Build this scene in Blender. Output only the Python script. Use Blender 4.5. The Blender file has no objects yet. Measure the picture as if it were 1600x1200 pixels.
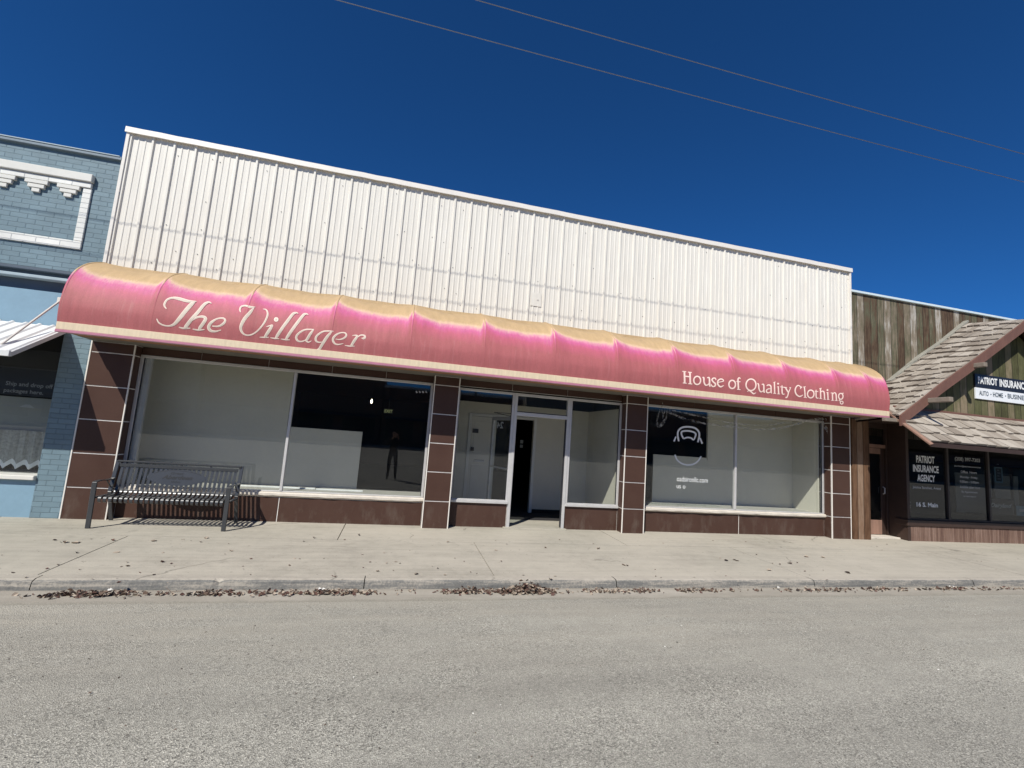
import bpy, bmesh, math, random
import numpy as np
from mathutils import Vector, Matrix
random.seed(7)
S = bpy.context.scene
COL = S.collection
# ------------------------------------------------------------------ camera
YAW, PIT, ROL, F = .2336, -.1196, .0727, 717.
CAM = np.array([0., -8.135, 1.6])
def _rot():
    B = np.array([[1, 0, 0], [0, 0, -1], [0, 1, 0]], float)
    c, s = math.cos(YAW), math.sin(YAW); Rz = np.array([[c, -s, 0], [s, c, 0], [0, 0, 1]])
    c, s = math.cos(PIT), math.sin(PIT); Rx = np.array([[1, 0, 0], [0, c, -s], [0, s, c]])
    c, s = math.cos(ROL), math.sin(ROL); Rr = np.array([[c, -s, 0], [s, c, 0], [0, 0, 1]])
    return Rr @ Rx @ B @ Rz
RM = _rot()
cam = bpy.data.cameras.new('camera'); co = bpy.data.objects.new('camera', cam); COL.objects.link(co)
cam.sensor_width = 36; cam.lens = F / 1600 * 36; cam.clip_start = .01; cam.clip_end = 3000
r_, u_, b_ = RM[0], -RM[1], -RM[2]
co.matrix_world = Matrix(((r_[0], u_[0], b_[0], CAM[0]), (r_[1], u_[1], b_[1], CAM[1]), (r_[2], u_[2], b_[2], CAM[2]), (0, 0, 0, 1)))
S.camera = co
# ------------------------------------------------------------------ light
SUN = Vector((.6, .79, -1.0)).normalized()            # direction the light travels
w = bpy.data.worlds.new("World"); S.world = w; w.use_nodes = True
nt = w.node_tree; bg = nt.nodes['Background']
sky = nt.nodes.new('ShaderNodeTexSky'); sky.sky_type = 'NISHITA'; sky.sun_disc = False
sky.sun_elevation = math.asin(-SUN.z); sky.sun_rotation = math.atan2(-SUN.x, -SUN.y)
sky.altitude = 3000; sky.air_density = 1.0; sky.dust_density = 0; sky.ozone_density = 10.0
tint = nt.nodes.new('ShaderNodeMix'); tint.data_type = 'RGBA'; tint.blend_type = 'MULTIPLY'; tint.inputs[0].default_value = 1.
nt.links.new(sky.outputs[0], tint.inputs[6]); tint.inputs[7].default_value = (.275, .73, 1.0, 1)      # tint added for the camera's deep saturated blue
nt.links.new(tint.outputs[2], bg.inputs[0]); bg.inputs[1].default_value = .075
sl = bpy.data.lights.new('sun', 'SUN'); sl.energy = 4.2; sl.angle = math.radians(.5); sl.color = (1, .965, .885)
so = bpy.data.objects.new('sun', sl); COL.objects.link(so)
so.rotation_euler = SUN.to_track_quat('-Z', 'Y').to_euler(); so.location = (-20, -30, 40)
S.view_settings.view_transform = 'Standard'; S.view_settings.look = 'None'
S.view_settings.exposure = 0.35; S.view_settings.gamma = 1
S.render.engine = 'CYCLES'
S.cycles.max_bounces = 8; S.cycles.transparent_max_bounces = 12

def ray(px, py): return RM.T @ np.array([px - 800, py - 600, F])
def at(px, py, Y=0.):
    v = ray(px, py); p = CAM + v * (Y - CAM[1]) / v[1]; return Vector(p)
def atz(px, py, Z=0.):
    v = ray(px, py); p = CAM + v * (Z - CAM[2]) / v[2]; return Vector(p)

# ------------------------------------------------------------------ materials
class NT:
    def __init__(s, name):
        s.m = bpy.data.materials.new(name); s.m.use_nodes = True; s.t = s.m.node_tree; s.n = s.t.nodes
        s.b = s.n['Principled BSDF']; s.pos = s.n.new('ShaderNodeNewGeometry').outputs['Position']
    def link(s, a, b): s.t.links.new(a, b)
    def map(s, scale=(1, 1, 1), loc=(0, 0, 0), rot=(0, 0, 0), src=None):
        n = s.n.new('ShaderNodeMapping'); s.link(src or s.pos, n.inputs[0])
        n.inputs['Scale'].default_value = scale; n.inputs['Location'].default_value = loc; n.inputs['Rotation'].default_value = rot
        return n.outputs[0]
    def noise(s, scale, detail=4, rough=.55, vec=None, dist=0):
        n = s.n.new('ShaderNodeTexNoise'); s.link(vec or s.pos, n.inputs['Vector'])
        n.inputs['Scale'].default_value = scale; n.inputs['Detail'].default_value = detail; n.inputs['Roughness'].default_value = rough
        n.inputs['Distortion'].default_value = dist; return n.outputs['Fac']
    def ramp(s, fac, stops, interp='LINEAR'):
        n = s.n.new('ShaderNodeValToRGB'); s.link(fac, n.inputs[0]); e = n.color_ramp.elements; n.color_ramp.interpolation = interp
        while len(e) < len(stops): e.new(.5)
        for q, (p, c) in zip(e, stops):
            q.position = p; q.color = (c if len(c) == 4 else (*c, 1)) if hasattr(c, '__len__') else (c, c, c, 1)
        return n.outputs[0]
    def mix(s, fac, a, b, mode='MIX'):
        n = s.n.new('ShaderNodeMix'); n.data_type = 'RGBA'; n.blend_type = mode; n.clamp_factor = True
        for i, v in ((0, fac), (6, a), (7, b)):
            if hasattr(v, 'is_linked'): s.link(v, n.inputs[i])
            else: n.inputs[i].default_value = v if i == 0 else (*v, 1)[:4]
        return n.outputs[2]
    def math(s, op, a, b=0., c=None):
        n = s.n.new('ShaderNodeMath'); n.operation = op
        for i, v in enumerate((a, b) if c is None else (a, b, c)):
            if hasattr(v, 'is_linked'): s.link(v, n.inputs[i])
            else: n.inputs[i].default_value = v
        return n.outputs[0]
    def sep(s):
        n = s.n.new('ShaderNodeSeparateXYZ'); s.link(s.pos, n.inputs[0]); return n.outputs
    def comb(s, x, y, z=0.):
        n = s.n.new('ShaderNodeCombineXYZ')
        for i, v in enumerate((x, y, z)):
            if hasattr(v, 'is_linked'): s.link(v, n.inputs[i])
            else: n.inputs[i].default_value = v
        return n.outputs[0]
    def bump(s, h, strength=.3, dist=.01, prev=None):
        n = s.n.new('ShaderNodeBump'); s.link(h, n.inputs['Height']); n.inputs['Strength'].default_value = strength; n.inputs['Distance'].default_value = dist
        if prev: s.link(prev, n.inputs['Normal'])
        s.link(n.outputs[0], s.b.inputs['Normal']); return n.outputs[0]
    def out(s, col=None, rough=.6, metal=0., spec=.5):
        if col is not None:
            if hasattr(col, 'is_linked'): s.link(col, s.b.inputs['Base Color'])
            else: s.b.inputs['Base Color'].default_value = (*col, 1)
        if hasattr(rough, 'is_linked'): s.link(rough, s.b.inputs['Roughness'])
        else: s.b.inputs['Roughness'].default_value = rough
        s.b.inputs['Metallic'].default_value = metal; s.b.inputs['Specular IOR Level'].default_value = spec
        return s.m
def mul(c, k): return tuple(min(1, x * k) for x in c[:3])

def plain(name, c, rough=.6, var=.12, scale=6, bump=.1, bscale=60, metal=0., stretch=(1, 1, 1), spec=.5, dist=.004):
    t = NT(name); v = t.map(stretch)
    a = t.noise(scale, 5, .6, v); b = t.noise(scale * 9, 3, .6, v)
    f = t.math('MULTIPLY_ADD', b, .35, t.math('MULTIPLY', a, .75))
    col = t.ramp(f, [(.3, mul(c, 1 - var)), (.75, mul(c, 1 + var))])
    if bump: t.bump(t.noise(bscale, 4, .6, v), bump, dist)
    return t.out(col, rough, metal, spec)

def m_asphalt():
    t = NT('worn_asphalt')
    v = t.map((1, 1, 1))
    big = t.noise(.55, 5, .6, t.map((.35, 1, 1))); mid = t.noise(5, 4, .6)
    base = t.ramp(t.math('MULTIPLY_ADD', mid, .3, t.math('MULTIPLY', big, .7)), [(.3, (.275, .262, .228)), (.5, (.335, .320, .276)), (.68, (.395, .378, .325))])
    # loose aggregate: stones of several greys
    vo = t.n.new('ShaderNodeTexVoronoi'); t.link(v, vo.inputs['Vector']); vo.inputs['Scale'].default_value = 120
    st = t.n.new('ShaderNodeSeparateColor'); t.link(vo.outputs['Color'], st.inputs[0])
    stone = t.ramp(st.outputs[0], [(0, .30), (.2, .72), (.6, 1.06), (.88, 1.25), (1, 1.7)])
    vo2 = t.n.new('ShaderNodeTexVoronoi'); t.link(v, vo2.inputs['Vector']); vo2.inputs['Scale'].default_value = 260
    st2 = t.n.new('ShaderNodeSeparateColor'); t.link(vo2.outputs['Color'], st2.inputs[0])
    stone2 = t.ramp(st2.outputs[1], [(0, .5), (.4, .95), (.8, 1.15), (1, 1.6)])
    patch = t.ramp(t.noise(1.3, 4, .6), [(.35, .25), (.65, .95)])
    c1 = t.mix(patch, base, t.mix(1., base, stone, 'MULTIPLY')); c1 = t.mix(.85, c1, t.mix(1., c1, stone2, 'MULTIPLY'))
    # dust drifted toward the gutter
    y = t.sep()[1]
    d = t.math('MULTIPLY', t.ramp(t.math('MULTIPLY_ADD', y, .5, 2.6), [(0, 0), (1, 1)]), t.ramp(t.noise(2.2, 4, .6, t.map((.3, 2, 1))), [(.35, .15), (.7, .75)]))
    c1 = t.mix(d, c1, (.39, .36, .30))
    stk = t.ramp(t.noise(1., 5, .65, t.map((.12, 2.6, 1))), [(.36, .93), (.5, 1.), (.64, 1.07)]); c1 = t.mix(1., c1, stk, 'MULTIPLY')
    dk = t.ramp(t.noise(26, 2, .5), [(.0, 1.), (.245, 1.), (.27, 0)]); c1 = t.mix(t.math('MULTIPLY', dk, .7), c1, (.07, .06, .05))
    b1 = t.bump(vo.outputs['Distance'], .7, .006); t.bump(t.noise(160, 4, .7), .5, .004, b1)
    return t.out(c1, .93, 0, .25)
def m_concrete(name, c=(.415, .380, .318), stain=.6, sc=1.):
    t = NT(name)
    big = t.noise(.7 * sc, 5, .62); mid = t.noise(6 * sc, 5, .65); fine = t.noise(70, 4, .7)
    f = t.math('MULTIPLY_ADD', mid, .4, t.math('MULTIPLY', big, .6))
    col = t.ramp(f, [(.3, mul(c, .72)), (.5, c), (.7, mul(c, 1.16))])
    br = t.noise(5, 5, .7, t.map((.12, 3, 1))); col = t.mix(.8, col, t.mix(1., col, t.ramp(br, [(.3, .84), (.5, 1.), (.7, 1.13)]), 'MULTIPLY'))
    zone = t.noise(.16, 3, .5); col = t.mix(t.ramp(zone, [(.40, .75), (.56, 0)]), col, t.mix(1., col, (.84, .88, .87), 'MULTIPLY'))
    col = t.mix(.5, col, t.mix(1., col, t.ramp(fine, [(.3, .75), (.55, 1.), (.8, 1.18)]), 'MULTIPLY'))
    sp = t.ramp(t.noise(9, 5, .75, t.map((.5, 1.3, 1))), [(.60, 0), (.70, 1)]); col = t.mix(t.math('MULTIPLY', sp, stain), col, mul(c, .55))
    wear = t.ramp(t.noise(.9, 5, .6, t.map((.35, 1.2, 1))), [(.38, .0), (.62, .5)]); col = t.mix(wear, col, mul(c, 1.16))
    gum = t.ramp(t.noise(22, 1, .4), [(.0, 1.), (.235, 1.), (.26, 0)]); col = t.mix(t.math('MULTIPLY', gum, .5), col, mul(c, .35))
    vo = t.n.new('ShaderNodeTexVoronoi'); vo.feature = 'DISTANCE_TO_EDGE'; vo.inputs['Scale'].default_value = .42
    ds = t.n.new('ShaderNodeVectorMath'); ds.operation = 'ADD'; nz = t.n.new('ShaderNodeTexNoise'); nz.inputs['Scale'].default_value = 3; nz.inputs['Detail'].default_value = 6; t.link(t.pos, nz.inputs['Vector'])
    t.link(t.pos, ds.inputs[0]); sc_ = t.n.new('ShaderNodeVectorMath'); sc_.operation = 'SCALE'; t.link(nz.outputs['Color'], sc_.inputs[0]); sc_.inputs['Scale'].default_value = .35; t.link(sc_.outputs[0], ds.inputs[1]); t.link(ds.outputs[0], vo.inputs['Vector'])
    ck = t.math('MULTIPLY', t.ramp(vo.outputs['Distance'], [(0, 1), (.003, 1), (.006, 0)]), t.ramp(t.noise(.8, 2, .5, t.map((1, 1, 1), (4, 2, 0))), [(.56, 0), (.62, 1)]))
    col = t.mix(t.math('MULTIPLY', ck, .55), col, mul(c, .3))
    b = t.bump(fine, .35, .004); t.bump(t.noise(14, 4, .6), .2, .01, b)
    return t.out(col, .9, 0, .25)
def m_gutter():
    t = NT('gutter_concrete'); y = t.sep()[1]
    a_ = t.noise(3, 5, .7, t.map((.4, 1, 1))); fine = t.noise(60, 4, .7)
    con = t.ramp(t.math('MULTIPLY_ADD', fine, .3, t.math('MULTIPLY', a_, .7)), [(.3, (.27, .245, .205)), (.55, (.355, .325, .275)), (.7, (.42, .385, .33))])
    asp = t.ramp(t.noise(80, 4, .8), [(.3, (.15, .14, .118)), (.5, (.285, .265, .22)), (.7, (.40, .375, .315))])
    e = t.math('ADD', t.math('MULTIPLY_ADD', y, -7., -20.1), t.math('MULTIPLY', t.math('SUBTRACT', t.noise(5, 6, .75, t.map((.5, 1, 1))), .5), 2.6))
    col = t.mix(t.ramp(e, [(.2, 0), (.8, 1)]), con, asp)
    dk = t.ramp(t.math('ADD', t.math('MULTIPLY', y, 9.), 24.2), [(0, 0), (1, 1)]); col = t.mix(t.math('MULTIPLY', dk, .45), col, (.17, .135, .10))
    t.bump(fine, .5, .005); return t.out(col, .92, 0, .2)
def m_kerb():
    t = NT('kerb_face_stained'); v = t.map((.25, 1, 3))
    f = t.noise(7, 6, .7, v); f2 = t.noise(45, 4, .7)
    col = t.ramp(t.math('MULTIPLY_ADD', f2, .35, t.math('MULTIPLY', f, .7)), [(.34, (.095, .097, .096)), (.50, (.175, .170, .158)), (.62, (.34, .31, .265))])
    t.bump(f2, .6, .006); return t.out(col, .9, 0, .25)
def m_siding():
    t = NT('white_siding'); s = t.sep()
    st = t.noise(3, 5, .6, t.map((7, 1, .35)))
    col = t.ramp(st, [(.3, (.68, .645, .58)), (.6, (.77, .738, .668))])
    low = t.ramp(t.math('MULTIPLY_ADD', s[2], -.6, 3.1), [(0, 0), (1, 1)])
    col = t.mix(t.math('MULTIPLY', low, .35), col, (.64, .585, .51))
    sp = t.ramp(t.noise(30, 4, .7), [(.64, 0), (.72, 1)]); col = t.mix(t.math('MULTIPLY', sp, .25), col, (.45, .38, .3))
    t.bump(t.noise(6, 3, .5, t.map((3, 1, .6))), .12, .01)
    return t.out(col, .42, 0, .4)
def m_tile():
    t = NT('brown_glazed_tile')
    a = t.noise(2.3, 5, .6); b = t.noise(60, 3, .6)
    col = t.ramp(t.math('MULTIPLY_ADD', b, .3, t.math('MULTIPLY', a, .7)), [(.32, (.060, .031, .023)), (.68, (.076, .042, .032))])
    dust = t.math('MULTIPLY', t.ramp(t.math('MULTIPLY_ADD', t.sep()[2], -2.0, 1.), [(0, 0), (1, 1)]), t.ramp(t.noise(5, 5, .7, t.map((1, 1, .4))), [(.5, 0), (.75, .45)]))
    col = t.mix(dust, col, (.2, .17, .14))
    t.bump(t.noise(1.5, 2), .04, .02); return t.out(col, .42, 0, .22)
def m_awning():
    t = NT('faded_awning_fabric'); s = t.sep(); z = s[2]
    uv = t.n.new('ShaderNodeAttribute'); uv.attribute_name = 'fade'; f = uv.outputs['Fac']
    wob = t.noise(2.6, 5, .6, t.map((1.2, 1, .25))); fine = t.noise(26, 3, .6, t.map((2.2, 1, .12)))
    ff = t.math('ADD', f, t.math('MULTIPLY_ADD', wob, .12, -.06)); ff = t.math('ADD', ff, t.math('MULTIPLY_ADD', fine, .09, -.045))
    col = t.ramp(ff, [(0, (.37, .112, .112)), (.34, (.41, .118, .125)), (.45, (.50, .115, .17)), (.525, (.57, .125, .27)), (.575, (.63, .27, .34)), (.61, (.64, .44, .30)), (.68, (.50, .345, .185)), (1, (.38, .265, .14))])
    tex = t.noise(300, 2, .5); t.bump(tex, .15, .002)
    mot = t.noise(4, 5, .65, t.map((3, 1, .5)))
    col = t.mix(.6, col, t.mix(1., col, t.ramp(mot, [(.3, .80), (.7, 1.14)]), 'MULTIPLY'))
    weave = t.noise(90, 3, .7, t.map((1.5, 1, .5))); col = t.mix(.5, col, t.mix(1., col, t.ramp(weave, [(.3, .78), (.7, 1.18)]), 'MULTIPLY'))
    spot = t.ramp(t.noise(13, 5, .8), [(.68, 0), (.76, 1)]); col = t.mix(t.math('MULTIPLY', spot, .3), col, (.20, .12, .09))
    st = t.ramp(t.noise(11, 4, .7, t.map((2.2, 1, .1))), [(.56, 0), (.72, 1)])
    col = t.mix(t.math('MULTIPLY', st, .22), col, (.55, .30, .28))
    return t.out(col, .62, 0, .35)
def m_brick(name, c, mort, bw=.215, bh=.075):
    t = NT(name); s = t.sep()
    n = t.n.new('ShaderNodeTexBrick'); t.link(t.comb(t.math('ADD', s[0], t.math('MULTIPLY', s[1], 1.)), s[2]), n.inputs['Vector'])
    n.inputs['Scale'].default_value = 1; n.inputs['Brick Width'].default_value = bw; n.inputs['Row Height'].default_value = bh
    n.inputs['Mortar Size'].default_value = .006; n.inputs['Mortar Smooth'].default_value = .6; n.inputs['Bias'].default_value = -.2
    n.inputs['Color1'].default_value = (*mul(c, .93), 1); n.inputs['Color2'].default_value = (*mul(c, 1.07), 1); n.inputs['Mortar'].default_value = (*mort, 1)
    a = t.noise(2, 5, .65); col = t.mix(.7, n.outputs['Color'], t.mix(1., n.outputs['Color'], t.ramp(a, [(.3, .82), (.7, 1.14)]), 'MULTIPLY'))
    h = t.math('SUBTRACT', 1., n.outputs['Fac']); b1 = t.bump(h, .8, .008); t.bump(t.noise(40, 4, .6), .35, .004, b1)
    return t.out(col, .55, 0, .4)
def m_board(name, cols, pitch=.2, horizontal=False, off=0., rough=.85):
    """weathered vertical boards: every board its own tone, grain and streaks"""
    t = NT(name); s = t.sep(); x = t.math('MULTIPLY', t.math('ADD', s[0], off), 1 / pitch)
    idx = t.math('FLOOR', x); fr = t.math('FRACT', x)
    wn = t.n.new('ShaderNodeTexWhiteNoise'); wn.noise_dimensions = '1D'; t.link(idx, wn.inputs['W'])
    g = t.noise(5, 6, .7, t.map((4, 1, .5))); g2 = t.noise(40, 4, .7, t.map((2.5, 1, .12))); pt = t.noise(1.1, 4, .6)
    f = t.math('ADD', t.math('MULTIPLY', wn.outputs['Value'], .30), t.math('ADD', t.math('MULTIPLY', g, .50), t.math('MULTIPLY', pt, .42)))
    n = len(cols); col = t.ramp(f, [(.43 + .34 * i / (n - 1), c) for i, c in enumerate(cols)])
    col = t.mix(.6, col, t.mix(1., col, t.ramp(g2, [(.3, .55), (.55, 1.), (.75, 1.35)]), 'MULTIPLY'))
    gap = t.ramp(t.math('ABSOLUTE', t.math('SUBTRACT', fr, .5)), [(.455, 0), (.485, 1)])
    col = t.mix(t.math('MULTIPLY', gap, .75), col, (.02, .016, .012))
    b1 = t.bump(t.math('SUBTRACT', 1., gap), .7, .012); t.bump(g2, .3, .004, b1)
    return t.out(col, rough, 0, .25)
def m_glass(name='window_glass', tint=(.9, .93, .92), ior=1.52, gain=1.0):
    t = NT(name); n = t.n; t.n.remove(t.b)
    tr = n.new('ShaderNodeBsdfTransparent'); tr.inputs[0].default_value = (*tint, 1)
    gl = n.new('ShaderNodeBsdfGlossy'); gl.inputs['Roughness'].default_value = .0; gl.inputs[0].default_value = (.95, .97, 1, 1)
    lw = n.new('ShaderNodeLayerWeight'); lw.inputs['Blend'].default_value = .5
    k = t.math('MULTIPLY', t.math('MULTIPLY_ADD', t.math('POWER', lw.outputs['Facing'], 5.), .9, .072), gain)
    bp = n.new('ShaderNodeBump'); t.link(t.noise(1.2, 2, .5), bp.inputs['Height']); bp.inputs['Strength'].default_value = .02; bp.inputs['Distance'].default_value = .02
    t.link(bp.outputs[0], gl.inputs['Normal'])
    di = n.new('ShaderNodeBsdfDiffuse'); di.inputs[0].default_value = (.5, .5, .48, 1)   # dusty film
    mx = n.new('ShaderNodeMixShader'); t.link(t.math('MINIMUM', k, 1.), mx.inputs[0]); t.link(tr.outputs[0], mx.inputs[1]); t.link(gl.outputs[0], mx.inputs[2])
    m2 = n.new('ShaderNodeMixShader'); t.link(t.math('MULTIPLY', t.ramp(t.noise(3, 5, .7), [(.35, .3), (.75, 1)]), .012), m2.inputs[0]); t.link(mx.outputs[0], m2.inputs[1]); t.link(di.outputs[0], m2.inputs[2])
    t.link(m2.outputs[0], n['Material Output'].inputs[0]); return t.m
def m_shingle():
    t = NT('cedar_shake'); at_ = t.n.new('ShaderNodeAttribute'); at_.attribute_name = 'tone'
    g = t.noise(30, 5, .7, t.map((1, 1, 1))); a = t.noise(2, 4, .6)
    f = t.math('ADD', t.math('MULTIPLY', at_.outputs['Fac'], .45), t.math('ADD', t.math('MULTIPLY', g, .35), t.math('MULTIPLY', a, .25)))
    col = t.ramp(f, [(.22, (.20, .165, .135)), (.5, (.33, .288, .24)), (.8, (.44, .395, .34))])
    t.bump(g, .4, .006); return t.out(col, .9, 0, .2)
def m_emit(name, c, k):
    t = NT(name); t.b.inputs['Emission Color'].default_value = (*c, 1); t.b.inputs['Emission Strength'].default_value = k
    return t.out(c, .4)
def m_film():
    t = NT('cobweb_film'); n = t.n; t.n.remove(t.b)
    tr = n.new('ShaderNodeBsdfTransparent'); di = n.new('ShaderNodeBsdfTranslucent'); di.inputs[0].default_value = (.8, .8, .8, 1)
    d2 = n.new('ShaderNodeBsdfDiffuse'); d2.inputs[0].default_value = (.75, .75, .74, 1)
    ad = n.new('ShaderNodeMixShader'); ad.inputs[0].default_value = .5; t.link(di.outputs[0], ad.inputs[1]); t.link(d2.outputs[0], ad.inputs[2])
    mx = n.new('ShaderNodeMixShader'); t.link(t.ramp(t.noise(9, 6, .75, dist=1.), [(.38, .0), (.68, .8)]), mx.inputs[0]); t.link(tr.outputs[0], mx.inputs[1]); t.link(ad.outputs[0], mx.inputs[2])
    t.link(mx.outputs[0], n['Material Output'].inputs[0]); return t.m
M = dict(
    asphalt=m_asphalt(), concrete=m_concrete('sidewalk_concrete'), gutter=m_gutter(),
    kerbtop=m_concrete('kerb_concrete', (.39, .355, .30), .7, 2.), kerb=m_kerb(), dirt=plain('joint_dirt', (.10, .085, .065), .95),
    ground=plain('far_ground', (.22, .19, .15), .95, .2, .4), siding=m_siding(), cap=plain('cap_trim', (.74, .70, .64), .4, .06, 3, .05),
    tile=m_tile(), grout=plain('pale_grout', (.78, .75, .70), .7, .2, 9), alu=plain('aluminium', (.55, .54, .53), .45, .08, 8, .03, metal=.25),
    alud=plain('aluminium_dark_gasket', (.03, .03, .035), .5), sill=plain('worn_stone_sill', (.58, .53, .46), .7, .18, 5, .3),
    awn=m_awning(), cream=plain('cream_band', (.66, .54, .38), .6, .14, 9, .1, 60, stretch=(3, 1, .5)), piping=plain('mauve_piping', (.42, .17, .24), .6, .12, 9),
    lettc=plain('cream_letter', (.82, .66, .56), .6, .08, 10, 0), lettg=plain('greyed_letter', (.56, .49, .40), .6, .12, 10, 0),
    lett2=plain('pale_pink_letter', (.88, .66, .58), .6, .06, 10, 0),
    lining=plain('tan_awning_lining', (.30, .15, .07), .8, .3, 5, .2, stretch=(2, 1, 1)), soffit=plain('grey_soffit', (.15, .135, .11), .8, .15, 3),
    steel=plain('dark_steel', (.05, .05, .055), .5), white=plain('white_wall_paint', (.60, .57, .48), .6, .05, 2, .05, 20),
    whited=plain('white_door_paint', (.64, .61, .53), .45, .05, 4, .05), trimw=plain('white_trim_paint', (.66, .65, .60), .45, .05, 4, .05),
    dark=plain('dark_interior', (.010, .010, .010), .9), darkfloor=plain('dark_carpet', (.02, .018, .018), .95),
    ledge=plain('display_ledge', (.42, .40, .36), .7, .15, 6), bar=plain('white_bar', (.8, .8, .78), .4),
    glass=m_glass(), glass2=m_glass('dark_window_glass', (.42, .45, .46)), decal=plain('white_decal', (.78, .79, .78), .5, .03, 5, 0),
    decalg=plain('grey_decal', (.30, .31, .32), .5, .05, 5, 0), decald=plain('faded_decal', (.42, .43, .43), .5, .1, 5, 0),
    brick=m_brick('blue_painted_brick', (.158, .232, .272), (.128, .192, .228)), whitebrick=m_brick('white_painted_brick', (.76, .76, .72), (.5, .52, .52), .3, .08),
    blue=plain('light_blue_paint', (.20, .32, .41), .5, .08, 3, .1), slate=plain('dark_slate_paint', (.075, .10, .13), .5, .15, 3), ledgeb=plain('pale_blue_ledge', (.34, .42, .46), .5, .1),
    metalw=plain('white_awning_metal', (.66, .67, .66), .4, .08, 5, .05), rod=plain('rod_paint', (.62, .58, .52), .5), coping=plain('blue_grey_coping', (.17, .22, .26), .5),
    curtain=plain('lace_curtain', (.36, .37, .34), .9, .35, 26, .2, 80), curtw=plain('white_lace_edge', (.8, .82, .8), .8, .1), poster=plain('black_poster', (.012, .013, .016), .35, .3, 6, .05),
    panel=plain('pale_board', (.33, .34, .31), .6, .06, 3),
    board=m_board('weathered_green_board', [(.065, .040, .026), (.115, .075, .048), (.105, .105, .065), (.19, .155, .108), (.24, .20, .15), (.42, .39, .34)], .21),
    gboard=m_board('mossy_green_board', [(.060, .058, .026), (.105, .105, .048), (.14, .125, .068), (.24, .19, .125)], .21, off=.1),
    rough=m_board('rough_brown_siding', [(.13, .075, .058), (.19, .118, .09), (.25, .165, .13)], .055), red=plain('red_brown_board', (.145, .070, .052), .75, .25, 4, .3, 50, stretch=(1, 1, .3)),
    redl=plain('faded_redwood', (.25, .145, .105), .8, .3, 3, .3, 60, stretch=(3, 1, .4)), beam=plain('grey_timber', (.21, .175, .14), .85, .25, 12, .4, 60), shake=m_shingle(),
    brownp=plain('dark_brown_paint', (.04, .022, .016), .55, .2, 5), blackp=plain('dark_window_frame', (.035, .026, .022), .5), timber=m_board('stained_pilaster', [(.09, .045, .024), (.17, .095, .055), (.26, .175, .12)], .16, off=.06),
    flash=plain('grey_flashing', (.27, .26, .22), .7, .25, 12, .3), signk=plain('black_sign_face', (.016, .018, .026), .35, .1, 4, 0), signw=plain('white_sign_face', (.78, .80, .82), .35, .04, 4, 0),
    cyan=plain('pale_cyan_cap', (.62, .72, .74), .4, .05), bench=plain('grey_powder_coat', (.040, .043, .048), .32, .12, 8, .08, 90, spec=.6), benchg=plain('embossed_dark', (.008, .008, .009), .5),
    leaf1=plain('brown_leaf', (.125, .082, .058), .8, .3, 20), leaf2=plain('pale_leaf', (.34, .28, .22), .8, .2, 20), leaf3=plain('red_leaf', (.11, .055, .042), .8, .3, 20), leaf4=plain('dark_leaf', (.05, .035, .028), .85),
    rubble=plain('pale_litter', (.7, .68, .63), .7), wire=plain('old_wire', (.20, .21, .23), .5, .1, metal=.7), woodp=plain('pole_wood', (.13, .095, .07), .9, .3, 5),
    obrick=plain('street_brick', (.17, .10, .08), .85, .2, 2), oblock=plain('street_render', (.26, .24, .21), .85, .12, 2), film=m_film(),
    cloth=plain('dark_jacket', (.03, .032, .04), .9), jeans=plain('dark_jeans', (.03, .04, .07), .9), skin=plain('skin', (.5, .3, .22), .6, .05), hair=plain('brown_hair', (.06, .04, .025), .7), phone=plain('phone_shell', (.02, .02, .02), .3),
    bulb=m_emit('warm_bulb', (1, .82, .55), 14.), exitr=m_emit('exit_glow', (.55, .6, .3), .22), cyanp=plain('pale_blue_card', (.25, .42, .5), .5),
)
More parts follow.
